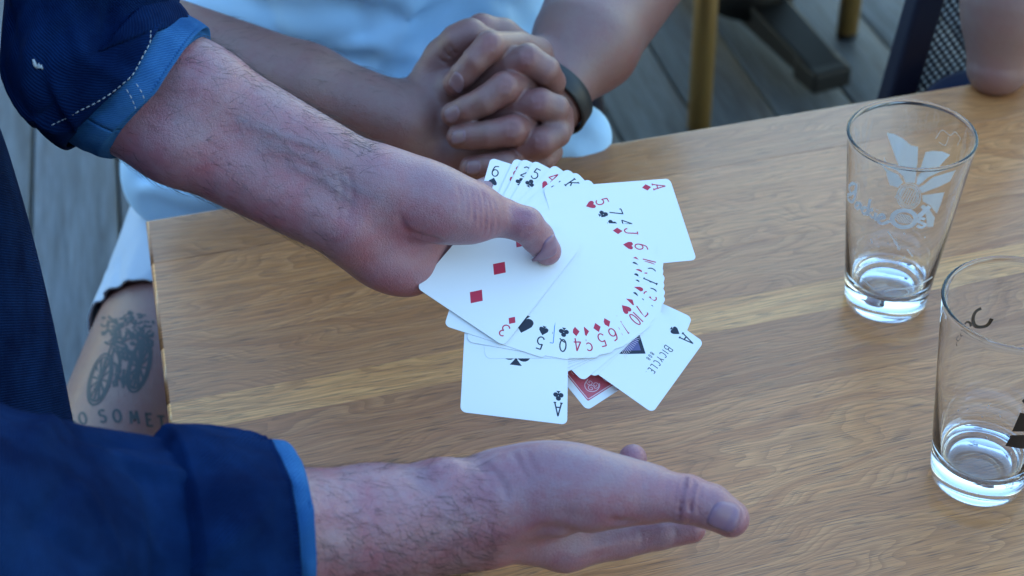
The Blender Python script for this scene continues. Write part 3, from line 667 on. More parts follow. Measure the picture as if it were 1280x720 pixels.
# wrist band
wc, wa = D(681, 126, 1.224), U(D(735, 52, 1.255)-D(690, 118, 1.225)); wc = wc+wa*.004
n1 = U(np.cross(wa, VU)); n2 = np.cross(wa, n1); ring = []
for a in np.linspace(0, 2*np.pi, 73)[:-1]:
    d = math.cos(a)*n1+math.sin(a)*n2; r = .012
    for _ in range(30):
        v = B2.sample(np.array([wc+d*r]))[0]
        if v > .0005: break
        r += .001
    ring.append(min(r, .036))
ring = np.array(ring); k = np.ones(9)/9; ring = np.convolve(np.pad(ring, 4, mode='wrap'), k, 'valid'); V = []; Fs = []
prof = [(-.0085, .0005), (-.0085, .002), (-.0070, .0032), (.0070, .0032), (.0085, .002), (.0085, .0005)]; npf = len(prof)
for i, a in enumerate(np.linspace(0, 2*np.pi, 73)[:-1]):
    d = math.cos(a)*n1+math.sin(a)*n2
    for x, y in prof: V.append(wc+wa*x+d*(ring[i]+y))
for i in range(72):
    for j in range(npf): Fs.append((i*npf+j, i*npf+(j+1) % npf, ((i+1) % 72)*npf+(j+1) % npf, ((i+1) % 72)*npf+j))
wb = mesh_np('wristband', V, Fs, M['band']); tag(wb, 'black rubber wristband on the clasped left wrist', 'wristband')
# T-shirt
ts = Body(.004)
ts.ell('t', (-.125, 1.335, ZT+.10), [(1, 0, 0), (0, 1, .8), (0, -.8, 1)], (.175, .125, .36), .03)
ts.ell('t', (-.125, 1.47, ZT-.03), [(1, 0, 0), (0, 1, .9), (0, -.9, 1)], (.180, .235, .36), .03)
ts.cone('t', (-.28, 1.30, ZT-.02), (-.04, 1.36, ZT-.02), .10, .10, .06)
ts.cone('t', (-.28, 1.36, ZT+.36), (-.02, 1.40, ZT+.36), .09, .09, .06)
ts.cone('t', D(215, 205, 1.42), D(300, 215, 1.40), .045, .055, .05); ts.cone('t', D(205, 238, 1.425), D(290, 240, 1.40), .028, .03, .03)
ts.cone('t', D(600, 175, 1.34), D(722, 172, 1.31), .06, .030, .04)
ts.cone('t', (-.25, 1.25, ZT-.05), (.005, 1.275, ZT-.05), .075, .07, .05)
ts.solve([('t', 0)])
R = np.random.RandomState(4)
for pl, w, dd in (([(300, 20), (360, 60), (430, 95), (500, 105)], .012, -.006), ([(290, 40), (350, 85), (420, 112)], .010, .006), ([(520, 0), (500, 40), (470, 90)], .010, -.005), ([(560, 0), (545, 25), (530, 60)], .010, .004),
                  ([(250, 0), (330, 25), (420, 40)], .014, -.006), ([(400, 5), (470, 20), (540, 20)], .012, .005), ([(330, 50), (400, 75), (480, 75)], .009, .004), ([(640, 10), (655, 30), (670, 45)], .01, .004), ([(180, 230), (230, 245), (285, 250)], .010, -.006), ([(190, 215), (240, 225), (290, 235)], .008, .005), ([(715, 160), (730, 175), (745, 185)], .01, .004), ([(175, 222), (215, 215), (262, 226)], .008, .005), ([(168, 240), (205, 232), (250, 244), (290, 243)], .007, -.004), ([(420, 60), (470, 55), (520, 70)], .008, -.004), ([(330, 5), (345, 40), (370, 70)], .01, .005), ([(600, 5), (620, 20), (650, 22)], .008, -.004), ([(440, 0), (455, 25), (450, 55)], .008, .004)):
    q = smooth_path(on_front(ts, pl), 12)
    ts.press(q, w, dd*1.9)
V, Fq = ts.mesh(); mesh_np('t_shirt', V, Fq, M['cotton'], p2)
# shorts round the thigh
TD = U(KNEE-HIP)
sh = Cloth([HIP-TD*.08, HIP, HIP+TD*.10, HIP+TD*.17, HIP+TD*.205], [.116, .113, .102, .0945, .0925], 70, 100, seed=21, nf=60, amp=.010)
so_ = sh.build('shorts', M['shorts'], p2, .002)
# tattoo lines follow the thigh
def ink(px_lines, body, r, name, parent, mat):
    mb = MB()
    for pl in px_lines:
        pl = smooth_path(np.array(pl, float), max(6, 5*len(pl))) if len(pl) > 2 else np.array(pl, float)
        q = on_front(body, [tuple(x) for x in pl]); nr = body.grad(q); q = q+nr*.0002
        t = np.gradient(q, axis=0); sd_ = np.cross(nr, t); sd_ /= np.linalg.norm(sd_, axis=1)[:, None]+1e-9
        V = np.concatenate([q-sd_*r, q+sd_*r]); n = len(q); mb.add(V, [(i, i+1, n+i+1, n+i) for i in range(n-1)])
    return mb.build(name, mat, parent)
M['tattoo'] = plain('tattoo_ink', (.055, .065, .070), .6)
def arc(cx, cy, rx, ry, a0, a1, rot=0, n=14):
    o = []
    for a in np.radians(np.linspace(a0, a1, n)):
        x, y = rx*math.cos(a), ry*math.sin(a); o.append((cx+x*math.cos(rot)-y*math.sin(rot), cy+x*math.sin(rot)+y*math.cos(rot)))
    return o
tat = []
w1c, w2c = (125, 474), (174, 458)                 # the two wheels, front one lower left
for (cx, cy), rx, ry, ro in ((w1c, 13, 33, .28), (w2c, 13, 33, .26)):
    tat += [arc(cx, cy, rx, ry, 0, 360, ro, 26), arc(cx, cy, rx*.82, ry*.86, 0, 360, ro, 26)]
    for a in range(0, 360, 30): tat.append([(cx, cy), arc(cx, cy, rx*.8, ry*.85, a, a+1, ro, 2)[0]])
tat += [[(125, 474), (140, 430), (150, 415)], [(174, 458), (160, 440), (140, 430)], [(140, 430), (172, 424), (174, 458)], [(150, 415), (172, 424)], [(150, 415), (146, 404), (134, 402)], [(172, 424), (178, 410), (190, 408)], [(174, 458), (150, 474), (150, 440)], [(150, 474), (140, 430)]]
R = np.random.RandomState(2)
for i in range(95):                              # dense shading of the rider
    x, y = R.uniform(132, 192), R.uniform(396, 440); a = R.uniform(0, 3.1); l = R.uniform(4, 12); tat.append([(x, y), (x+l*math.cos(a)*.6, y+l*math.sin(a)*.6), (x+l*math.cos(a+.4), y+l*math.sin(a+.4))])
for i in range(46):
    x, y = R.uniform(138, 174), R.uniform(434, 478); l = R.uniform(4, 10); tat.append([(x, y), (x+R.uniform(-3, 3), y+l)])
for i in range(14):
    x, y = R.uniform(150, 180), R.uniform(388, 402); tat.append([(x, y), (x+R.uniform(2, 8), y+R.uniform(-2, 4))])
for ch, x, y, h in (('G', 88, 526, 15), ('O', 103, 523, 14), ('S', 128, 520, 15), ('O', 146, 520, 15), ('M', 167, 522, 15), ('E', 187, 525, 15), ('T', 202, 528, 15), ('H', 217, 531, 15)):
    for pl in G[ch]: tat.append([(x+(u-.3)*h*1.0-(v-.5)*2, y-(v-.5)*h) for u, v in dense(pl)])
ink(tat, B2t, .0011, 'tattoo', p2, M['tattoo'])
if 0:
    pass

# ---- the third person: an elbow leaning on the far table edge
p3 = empty('person', (.55, 1.55, 0))
tag(p3, 'person at the right edge leaning a bare elbow on the table', 'person')
B3 = Body(.002)
EL = D(1246, 84, 1.345)
B3.cone('a', EL, D(1262, 10, 1.33), .0255, .038, .02); B3.cone('a', D(1262, 10, 1.33), D(1272, -160, 1.28), .038, .042, .02)
B3.cone('a', D(1254, 74, 1.36), D(1340, 20, 1.44), .024, .040, .02); B3.cone('a', D(1340, 20, 1.44), D(1420, -160, 1.50), .042, .05, .02)
B3.solve([('a', 0)]); B3.build('body', M['skin3'], p3, [(D(1248, 98, 1.33), .02, .5)])
tr3 = Body(.005); tr3.cone('t', D(1212, 158, 1.58), D(1460, 150, 1.80), .052, .08, .03); tr3.cone('t', D(1212, 158, 1.58), D(1212, 158, 1.58)+np.array([-.0, -.05, -.45]), .05, .04, .03)
tr3.solve([('t', 0)]); V, Fq = tr3.mesh(); mesh_np('trousers', V, Fq, M['navy'], p3)
ts3 = Body(.006); ts3.ell('t', D(1500, -60, 1.78), [(1, 0, 0), (0, 1, 0), (0, 0, 1)], (.19, .12, .36), .03); ts3.solve([('t', 0)]); V, Fq = ts3.mesh(); mesh_np('shirt', V, Fq, M['navy'], p3)

# ================================================================ the deck
deck = empty('deck', (0, 0, 0)); tag(deck, kind='structure')
DY = math.radians(11.9); dd_ = np.array([-math.sin(DY), math.cos(DY)]); dn_ = np.array([math.cos(DY), math.sin(DY)])
bm_ = box_mesh('board', (.1400, 5.2, .025), .0035, 2); PITCHB = .1455
a0 = np.array([.317, 2.4])@dn_
for i in range(-16, 18):
    c = dn_*(a0+(i+.5)*PITCHB)+dd_*(1.9+.37*math.sin(i*2.1)*0)
    obj('board', bm_, M['deck'], deck, (c[0], c[1], -.0125), (0, 0, DY), True)
a = N('dark_earth'); a.set(Base_Color=a.ramp(a.noise(a.coord('Object'), 3, 5, .6), [(.3, (.03, .028, .025)), (.7, (.07, .065, .06))]), Roughness=.95); M['earth'] = a.m
g = mesh_np('ground', [(-300, -300, -.12), (300, -300, -.12), (300, 300, -.12), (-300, 300, -.12)], [(0, 1, 2, 3)], M['earth']); tag(g, kind='structure')

# ================================================================ the table
YAW = math.radians(13.1925); e1 = np.array([math.cos(YAW), math.sin(YAW)]); e2 = np.array([math.sin(YAW), -math.cos(YAW)]); TC = np.array([-.29743, 1.00179])
table = empty('dining_table', (TC[0], TC[1], 0)); table.rotation_euler = (0, 0, YAW)
tag(table, 'oak plank dining table with rounded edges, filling the picture', 'table')
bnd = [0.0] + [float((P(x, y, 0)[:2]-TC)@e2) for x, y in ((188, 330), (202, 436), (209, 505), (213, 545))]
while bnd[-1] < .66: bnd.append(bnd[-1]+[.092, .07, .105, .085][len(bnd) % 4])
def plank(y0, y1, L, first):
    bm = bmesh.new(); bmesh.ops.create_cube(bm, size=1); bmesh.ops.scale(bm, vec=(L, y1-y0-.0002, .03), verts=bm.verts)
    ends = [e for e in bm.edges if abs(e.verts[0].co.x-e.verts[1].co.x) < 1e-6 and abs(e.verts[0].co.z-e.verts[1].co.z) < 1e-6]
    if first: ends += [e for e in bm.edges if all(v.co.y > 0 for v in e.verts) and abs(e.verts[0].co.z-e.verts[1].co.z) < 1e-6 and e not in ends]
    bmesh.ops.bevel(bm, geom=ends, offset=.003, segments=4, affect='EDGES', profile=.5)
    me = bpy.data.meshes.new('plank'); bm.to_mesh(me); bm.free(); return me
LT = 1.55; TONE = [(.80, .76, .74, 1), (.96, .92, .90, 1), (.86, .81, .79, 1), (1.26, 1.32, 1.16, 1), (.80, .74, .70, 1), (1.0, .96, .92, 1), (.88, .83, .79, 1), (1.10, 1.09, 1.02, 1)]
for i in range(len(bnd)-1):
    me = plank(bnd[i], bnd[i+1], LT, i == 0); o = obj('plank', me, M['oak'], table, (LT/2, -(bnd[i]+bnd[i+1])/2-(.0004 if i == 1 else 0), ZT-.015)); o.color = TONE[i % len(TONE)]
    for p_ in me.polygons: p_.use_smooth = abs(p_.normal.z) < .99 and abs(p_.normal.x) < .99
M['steel'] = plain('black_steel', (.012, .012, .014), .5, Metallic=.3)
for x_ in (.25, LT-.25):
    obj('pedestal', box_mesh('pedestal', (.07, .07, ZT-.07), .004), M['steel'], table, (x_, -bnd[-1]/2, (ZT-.03)/2+.005)); obj('foot', box_mesh('foot', (.08, .56, .035), .006), M['steel'], table, (x_, -bnd[-1]/2, .0185))

# ================================================================ playing cards
CW, CH, CT = .0635, .0889, .00023
a = N('card_face'); a.set(Base_Color=(.80, .80, .79, 1), Roughness=.38, Normal=a.bump(a.noise(a.coord('Object'), 2600, 2, .5), .05, .0002)); M['card'] = a.m
M['card_edge'] = plain('card_edge', (.40, .40, .40), .7)
a = N('red_back'); a.set(Base_Color=a.mix(a.noise(a.coord('Object'), 900, 2, .5), (.50, .06, .09), (.62, .14, .17)), Roughness=.4); M['back'] = a.m
M['red'] = plain('red_ink', (.50, .020, .055), .45); M['black'] = plain('black_ink', (.008, .012, .028), .45); M['blue'] = plain('blue_ink', (.06, .22, .55), .45)
M['violet'] = plain('violet_ink', (.10, .09, .22), .45); M['scroll'] = plain('pale_scroll', (.78, .62, .66), .45)
def rrect(w, h, r, n=6):
    o = []
    for cx, cy, a0_ in ((w/2-r, h/2-r, 0), (-w/2+r, h/2-r, 90), (-w/2+r, -h/2+r, 180), (w/2-r, -h/2+r, 270)):
        for k in range(n+1): t = math.radians(a0_+90*k/n); o.append((cx+r*math.cos(t), cy+r*math.sin(t)))
    return o
def card_mesh():
    top = rrect(CW, CH, .0035); inn = rrect(CW-.009, CH-.009, .001, 6); n = len(top)
    V = [(x, y, CT/2) for x, y in top]+[(x, y, -CT/2) for x, y in top]+[(x, y, -CT/2) for x, y in inn]
    Fs = [tuple(range(n))]+[(n+i, n+(i+1) % n, (i+1) % n, i) for i in range(n)]+[(n+(i+1) % n, n+i, 2*n+i, 2*n+(i+1) % n) for i in range(n)]+[tuple(2*n+i for i in range(n))[::-1]]
    me = bpy.data.meshes.new('card'); me.from_pydata(V, [], Fs); 
    for m_ in ('card', 'card_edge', 'back'): me.materials.append(M[m_])
    for i, p_ in enumerate(me.polygons): p_.material_index = 0 if i == 0 else (1 if i <= n else (0 if i <= 2*n else 2))
    me.update(); return me
CARD = card_mesh()
def glyph(mb, ch, cx, cy, h, w, z, rot=0, wscale=1.0):
    c, s = math.cos(rot), math.sin(rot)
    for pl in G[ch]:
        V, Fs = ribbon([((x-.31)*h*wscale, (y-.5)*h) for x, y in dense(pl)], w)
        mb.add([(cx+x*c-y*s, cy+x*s+y*c, z) for x, y in V], Fs)
def pip_poly(s):
    if s == 'd': return [[(0, .5), (.1, .25), (.40, 0), (.1, -.25), (0, -.5), (-.1, -.25), (-.40, 0), (-.1, .25)] if False else [(0, .5), (.38, 0), (0, -.5), (-.38, 0)]]
    heart = A_(-.215, .26, .225, .24, 180, 15, 9)+A_(.215, .26, .225, .24, 165, 0, 9)+[(.40, .05), (.2, -.24), (0, -.5), (-.2, -.24), (-.40, .05)]
    if s == 'h': return [heart]
    stem = [(0, -.02), (.05, -.3), (.2, -.5), (-.2, -.5), (-.05, -.3)]
    if s == 's': return [[(x, -y*.86+.07) for x, y in heart], stem]
    return [A_(0, .25, .235, .235, 0, 360, 17)[:-1], A_(-.24, -.1, .235, .235, 0, 360, 17)[:-1], A_(.24, -.1, .235, .235, 0, 360, 17)[:-1], stem]
def pip(mb, s, cx, cy, h, z, flip=False):
    for k, pl in enumerate(pip_poly(s)):
        V = [(cx+(-x if flip else x)*h, cy+(-y if flip else y)*h, z+k*2e-6) for x, y in pl]; n = len(V)
        c = np.mean(V, 0); mb.add(list(V)+[tuple(c)], [(i, (i+1) % n, n) for i in range(n)])
ZI = CT/2+.00002; IDX = {}
def index_mesh(r, s):
    if (r, s) not in IDX:
        mb = MB(); glyph(mb, r, -.0262, .0352, .0088, .00085, ZI, 0, .82); pip(mb, s, -.0262, .0262, .0066, ZI)
        o = mb.build('index', M['red'] if s in 'hd' else M['black'], None, False); me = o.data; bpy.data.objects.remove(o); IDX[(r, s)] = me
    return IDX[(r, s)]
RN = {'2': 'two', '3': 'three', '4': 'four', '5': 'five', '6': 'six', '7': 'seven', '8': 'eight', '9': 'nine', '10': 'ten', 'J': 'jack', 'Q': 'queen', 'K': 'king', 'A': 'ace'}
SN = {'s': 'spades', 'h': 'hearts', 'd': 'diamonds', 'c': 'clubs'}
NF = FNU/np.linalg.norm(FNU)
def place_card(center, up, z, rs=None, label=None, flip=False):
    up = up-FNU*(up@FNU); up = U(up); nrm = -NF if flip else NF; rt = np.cross(up, nrm)
    if not flip: nrm = U(nrm+rt*.010+up*random.uniform(-.002, .002)); up = U(up-nrm*(up@nrm)); rt = np.cross(up, nrm)
    c = center-FNU*z
    o = bpy.data.objects.new('playing_card', CARD); mt = Matrix.Identity(4)
    for i in range(3): mt[i][0], mt[i][1], mt[i][2], mt[i][3] = rt[i], up[i], nrm[i], c[i]
    o.matrix_basis = mt; link(o)
    tag(o, label, 'playing card', 'playing cards in the fan')
    if rs:
        for k in range(2): obj('index', index_mesh(*rs), None, o, (0, 0, 0), (0, 0, math.pi*k))
    return o
def pips(o, s, pos, h=.0132):
    for x, y, f in pos:
        mb = MB(); pip(mb, s, x, y, h, ZI, f); mb.build('pip', M['red'] if s in 'hd' else M['black'], o, False, True)
def pose(rank, suit):
    a_, b_ = Q(*rank), Q(*suit); up = U(a_-b_); rt = np.cross(up, FNU); mid = (a_+b_)/2
    return mid+rt*.0262-up*.0307, up
KEY = [  # from the top of the pack down: rank, suit, pixel of rank, pixel of suit, how many hidden cards follow
 ('3', 'd', (629.8, 413.5), (640.3, 400.2), 0), ('5', 's', (675.4, 428.4), (680.2, 411.3), 0), ('Q', 'c', (704.2, 430.4), (705.5, 413.8), 0), ('4', 'd', (722.9, 429), (720.4, 412.7), 0), ('A', 'c', None, None, 0),
 ('9', 'd', (736.5, 428.0), (732.8, 412.2), 0), ('5', 'd', (754, 422.5), (747.7, 406.9), 0), ('6', 'd', (768, 415.4), (760, 400.4), 2), ('10', 'h', (796.5, 394.5), (784.3, 382.6), 0),
 ('7', 'd', (803.5, 385), (790, 373.5), 0), ('A', 's', None, None, 0), ('2', 's', (811, 376.5), (796.0, 366.0), 0), ('3', 'h', (815.4, 365.8), (799.4, 357.0), 4), ('10', 'd', (814.9, 323.0), (797.3, 318.6), 1),
 ('6', 'h', (805.4, 302), (788.6, 299.6), 0), ('J', 'd', (792.6, 281.8), (775.6, 281.2), 0), ('4', 'c', (785.6, 271), (768.6, 272.2), 0), ('7', 'c', (775, 257.3), (757.0, 260.3), 0), ('5', 'h', (757, 243.4), (741.2, 248.2), 0),
 ('A', 'd', None, None, 0), ('8', 'c', (733, 229), (720, 236), 0), ('K', 's', (718.5, 220.5), (706.5, 228.5), 0), ('J', 's', (709.5, 217), (699, 225.6), 0), ('4', 'h', (695, 212.3), (685.8, 222.0), 0), ('5', 'c', (673.9, 206.7), (666.5, 219.0), 0),
 ('2', 'c', (661, 204), (654.5, 216.6), 1), ('8', 'h', (651.5, 203), (645.6, 215.8), 0), ('6', 's', (624, 201.5), (619.9, 216.2), 0)]
zi = 0.0; DZ = .00027; poses = []
for r, s, a_, b_, nh in KEY: poses.append(None if a_ is None else pose(a_, b_))
special = {}
WHERE = {('3', 'd'): 'fully visible three of diamonds lying on top of the fan under the thumb', ('5', 's'): 'five of spades with a large spade showing, next to the three of diamonds',
 ('Q', 'c'): 'queen of clubs with a blue frame line at the bottom of the fan', ('6', 's'): 'six of spades, last card of the fan beside the clasped hands'}
HID = 'white card almost hidden between the cards of the fan'
def mixp(p_, q_, t): return p_[0]*(1-t)+q_[0]*t, U(p_[1]*(1-t)+q_[1]*t)
for i, (r, s, a_, b_, nh) in enumerate(KEY):
    zi += DZ if i != 1 else .0013
    if r == 'A':
        special[s] = zi; continue
    nb = [RN[KEY[j][0]]+' of '+SN[KEY[j][1]] for j in (i-1, i+1) if 0 <= j < len(KEY)]
    lab = WHERE.get((r, s)) or '%s of %s in the fan between the %s and the %s' % (RN[r], SN[s], nb[0], nb[1])
    o = place_card(poses[i][0], poses[i][1], zi, (r, s), lab)
    if (r, s) == ('3', 'd'): pips(o, 'd', [(0, .0262, 0), (0, 0, 0), (0, -.0262, 1)], .0125)
    if (r, s) == ('5', 's'): pips(o, 's', [(-.0135, .026, 0), (.0135, .026, 0), (0, 0, 0), (-.0135, -.026, 1), (.0135, -.026, 1)])
    if (r, s) == ('Q', 'c'):
        mb = MB(); fr = rrect(.0405, .070, .0003, 1); fr.append(fr[0]); V, Fs = ribbon(dense(fr), .0005); mb.add([(x, y, ZI) for x, y in V], Fs); mb.build('frame', M['blue'], o, False, True)
        mb = MB(); pip(mb, 'c', -.0155, .0285, .0085, ZI); mb.build('pip', M['black'], o, False, True)
    for k in range(nh):
        zi += DZ; q_ = poses[i+1] if poses[i+1] else poses[i+2]; p_ = mixp(poses[i], q_, (k+1)/(nh+1) if (r, s) == ('3', 'h') else .2+.2*k); j_ = U(np.cross(p_[1], FNU))
        rs = [('8', 's'), ('9', 'c'), ('K', 'c'), ('J', 'h'), ('9', 's'), ('Q', 'h'), ('10', 'c'), ('8', 'd'), ('K', 'd'), ('9', 'h'), ('7', 's')][(i+k) % 11]
        place_card(p_[0]-p_[1]*.0004*(k % 2)+j_*.0005, p_[1], zi, rs, HID)
zend = zi
# aces jogged out of the pack, and the odd card with its back up
def pose_edge(c_left, c_right, inner):
    """outer short edge from two corner pixels; the card runs towards the inner pixel"""
    a_, b_, i_ = Q(*c_left), Q(*c_right), Q(*inner); m_ = (a_+b_)/2; ac = U(b_-a_); up = U(np.cross(FNU, ac))
    if (i_-m_)@up > 0: up = -up
    return m_-up*CH/2, up
c, up = pose_edge((842, 215.5), (875.7, 315), (750, 270)); o = place_card(c, up, special['d'], ('A', 'd'), 'ace of diamonds sticking out to the right of the fan'); pips(o, 'd', [(0, 0, 0)], .014)
c, up = pose_edge((709.5, 529), (576.8, 512.3), (640, 440)); o = place_card(c, up, special['c'], ('A', 'c'), 'ace of clubs hanging out below the fan'); pips(o, 'c', [(0, 0, 1)], .0185)
c, up = pose_edge((882, 424), (819, 511), (770, 430)); o = place_card(c, up, special['s'], ('A', 's'), 'ace of spades with small printed lettering below the right of the fan')
mb = MB(); pip(mb, 's', 0, 0, .040, ZI); mb.build('pip', M['black'], o, False, True)
mb = MB(); pip(mb, 's', 0, .001, .031, ZI+.00001); mb.build('pip_inlay', M['violet'], o, False, True)
mb = MB()
for k in range(-7, 8): V, Fs = ribbon([(k*.0016, .012), (k*.0006, .002), (k*.0012, -.011)], .00025); mb.add([(x, y, ZI+.00002) for x, y in V], Fs)
mb.build('engraving', M['scroll'], o, False, True)
mb = MB(); x_ = -.0125
for ch in 'BICYCLE.': h = .0056 if ch == 'B' else .0046; glyph(mb, ch, x_, .0290-(0 if ch != 'B' else -.0003), h, .00055, ZI, 0, .8); x_ += .0022 if ch == 'I' else (.0032 if ch in '.L' else .0037)
x_ = -.0028
for ch in '808': glyph(mb, ch, x_, .0232, .0026, .0004, ZI, 0, .8); x_ += .0023
mb.build('lettering', M['black'], o, False, True)
a_, b_, i_ = Q(871, 387.5), Q(831, 369), Q(853.8, 405.6); lu = U(a_-b_); wv = np.cross(lu, FNU); wv = wv if wv@(i_-a_) > 0 else -wv
o = place_card(a_-lu*CH/2+wv*CW/2, lu, .0096, None, 'blank white corner of a card behind the ace of spades')
a_, b_, i_ = Q(740, 502), Q(711, 475), Q(783.7, 483.5); lu = U(a_-b_); lu = U(U(a_-b_)+U(np.cross(FNU, U(i_-a_)))*(1 if np.cross(FNU, U(i_-a_))@(a_-b_) > 0 else -1)); ru = np.cross(lu, FNU); sg = 1 if (i_-a_)@ru > 0 else -1
red = place_card(a_-lu*CH/2+ru*CW/2*sg, lu, zend+.0012, None, 'card showing its red scrollwork back between the two black aces', True)
# scrollwork on the red back
mb = MB(); zb = -CT/2-.00002
def spiral(cx, cy, r, turns, a0_, s=1): return [(cx+s*r*(1-t*.85)*math.cos(a0_+t*turns*6.283), cy+r*(1-t*.85)*math.sin(a0_+t*turns*6.283)) for t in np.linspace(0, 1, 30)]
for sy in (1, -1):
    for sx in (1, -1):
        for cx, cy, r, a0_ in ((.018, .033, .0052, .5), (.010, .026, .0045, 2.5), (.019, .020, .0048, 4), (.006, .034, .0036, 1), (.021, .008, .0042, 2), (.011, .012, .005, 5), (.003, .022, .0032, 3)):
            
            for q_ in range(3):
                V, Fs = ribbon(spiral(sx*cx+.0022*math.cos(a0_+2.1*q_), sy*cy+.0022*math.sin(a0_+2.1*q_), r*.45, 1.4, a0_+2*q_, sx), .00035); mb.add([(x, y, zb) for x, y in V], [f[::-1] for f in Fs])
            V, Fs = ribbon(A_(sx*cx, sy*cy, r*.95, r*.8, 40*a0_, 40*a0_+250, 20), .0004); mb.add([(x, y, zb) for x, y in V], [f[::-1] for f in Fs])
fr = rrect(CW-.0108, CH-.0108, .0006, 1); fr.append(fr[0]); V, Fs = ribbon(dense(fr), .0005); mb.add([(x, y, zb) for x, y in V], [f[::-1] for f in Fs])
mb.build('scrollwork', M['scroll'], red, False, True)
# ================================================================ glasses
a = N('clear_glass'); a.set(Base_Color=(.97, .985, 1, 1), Roughness=.015, IOR=1.5, Transmission_Weight=1.0); M['glass'] = a.m
a = N('white_enamel'); a.set(Base_Color=(.82, .84, .86, 1), Roughness=.4); tl = a.n('BsdfTranslucent'); tl.inputs[0].default_value = (.85, .87, .9, 1); mx = a.n('MixShader'); mx.inputs[0].default_value = .35
a.l(a.b.outputs[0], mx.inputs[1]); a.l(tl.outputs[0], mx.inputs[2]); a.l(mx.outputs[0], a.out.inputs[0]); M['white_print'] = a.m; M['black_print'] = plain('black_enamel', (.006, .006, .008), .4)
a = N('foam'); a.set(Base_Color=(.82, .83, .84, 1), Roughness=.6, Alpha=.75); M['foam'] = a.m
GH, GR, GB = .1472, .044, .0303
def glass_profile():
    w = .0019; pr = [(0, .0022), (.021, .0022), (.0235, .0006), (GB-.0035, 0), (GB-.001, .0010), (GB, .0045)]
    for t in (.15, .3, .5, .7, .85, .95): pr.append((GB+(GR-GB)*(GH*t-.0045)/(GH-.0045), GH*t))
    pr += [(GR-.0002, GH-.0034)]+[(GR-.0009+.00125*math.cos(t), GH-.00125+.00125*math.sin(t)) for t in np.radians(np.linspace(-35, 215, 12))]+[(GR-.0021, GH-.0034)]
    zb_ = .020
    for t in (.9, .75, .55, .35): z = zb_+(GH-zb_)*t; pr.append((GB+(GR-GB)*z/GH-w-(.0012*(1-t)), z))
    rb = GB+(GR-GB)*zb_/GH-w-.0016
    pr += [(rb, zb_+.008), (rb-.0008, zb_+.003), (rb-.0035, zb_+.0002), (rb-.008, zb_-.0015), (rb-.014, zb_-.0022), (0, zb_-.0024)]
    return pr
def lathe(name, pr, n=96):
    V = []; Fs = []; rows = []
    for r, z in pr:
        if r < 1e-6: rows.append([len(V)]); V.append((0, 0, z))
        else: rows.append(list(range(len(V), len(V)+n))); V += [(r*math.cos(2*math.pi*j/n), r*math.sin(2*math.pi*j/n), z) for j in range(n)]
    for A0, B0 in zip(rows[:-1], rows[1:]):
        for j in range(n):
            k = (j+1) % n
            if len(A0) == 1: Fs.append((A0[0], B0[k], B0[j]))
            elif len(B0) == 1: Fs.append((A0[j], A0[k], B0[0]))
            else: Fs.append((A0[j], A0[k], B0[k], B0[j]))
    me = bpy.data.meshes.new(name); me.from_pydata(V, [], Fs); me.update()
    bm = bmesh.new(); bm.from_mesh(me); bmesh.ops.recalc_face_normals(bm, faces=bm.faces); bm.to_mesh(me); bm.free()
    for p_ in me.polygons: p_.use_smooth = True
    return me
GL = lathe('glass_body', glass_profile())
def pint(loc, label):
    g_ = empty('pint_glass', (loc[0], loc[1], ZT+.0003)); tag(g_, label, 'glass', 'pint glasses on the table'); obj('glass_body', GL, M['glass'], g_); return g_
def on_glass(g_, px, far):
    """where the sight line through a pixel meets the wall of the glass (near or far side), in the glass's own space"""
    o_ = CAMP-np.array(g_.location); d = ray(*px); r0, k = GB, (GR-GB)/GH
    a_ = d[0]**2+d[1]**2-(k*d[2])**2; b_ = 2*(o_[0]*d[0]+o_[1]*d[1]-k*d[2]*(r0+k*o_[2])); c_ = o_[0]**2+o_[1]**2-(r0+k*o_[2])**2
    ds = max(b_*b_-4*a_*c_, 0); t = (-b_+(1 if far else -1)*math.sqrt(ds))/(2*a_); p_ = o_+d*t
    n_ = U([p_[0], p_[1], 0]); return p_+n_*.00012
def decal_line(mb, g_, pl, w, far, z0=(0, 0), sc=1):
    pl = [(z0[0]+x/sc, z0[1]+y/sc) for x, y in pl]; pl = smooth_path(np.array(pl, float), 6*len(pl)) if len(pl) > 2 else np.array(pl, float)
    q = np.array([on_glass(g_, tuple(p_), far) for p_ in pl]); t = np.gradient(q, axis=0); n_ = q.copy(); n_[:, 2] = 0; n_ /= np.linalg.norm(n_, axis=1)[:, None]
    s = np.cross(n_, t); s /= np.linalg.norm(s, axis=1)[:, None]+1e-9; V = np.concatenate([q-s*w/2, q+s*w/2]); n = len(q); mb.add(V, [(i, i+1, n+i+1, n+i) for i in range(n-1)])
def decal_poly(mb, g_, pl, far, z0, sc):
    pl = [(z0[0]+x/sc, z0[1]+y/sc) for x, y in pl]; c = tuple(np.mean(pl, 0)); n = len(pl); rings = []
    dn = []
    for i in range(n):
        for t in (0, .25, .5, .75): dn.append((pl[i][0]*(1-t)+pl[(i+1) % n][0]*t, pl[i][1]*(1-t)+pl[(i+1) % n][1]*t))
    m_ = len(dn); V = []
    for s in (1, .66, .33): V += [on_glass(g_, (c[0]+(x-c[0])*s, c[1]+(y-c[1])*s), far) for x, y in dn]
    V.append(on_glass(g_, c, far)); Fs = [(k*m_+i, k*m_+(i+1) % m_, (k+1)*m_+(i+1) % m_, (k+1)*m_+i) for k in (0, 1) for i in range(m_)]+[(2*m_+i, 2*m_+(i+1) % m_, 3*m_) for i in range(m_)]
    mb.add(V, Fs)
g1 = pint((.27841, .86916), 'pint glass with white flower print and white script lettering, further back')
Z, S = (1045, 150), 4.8
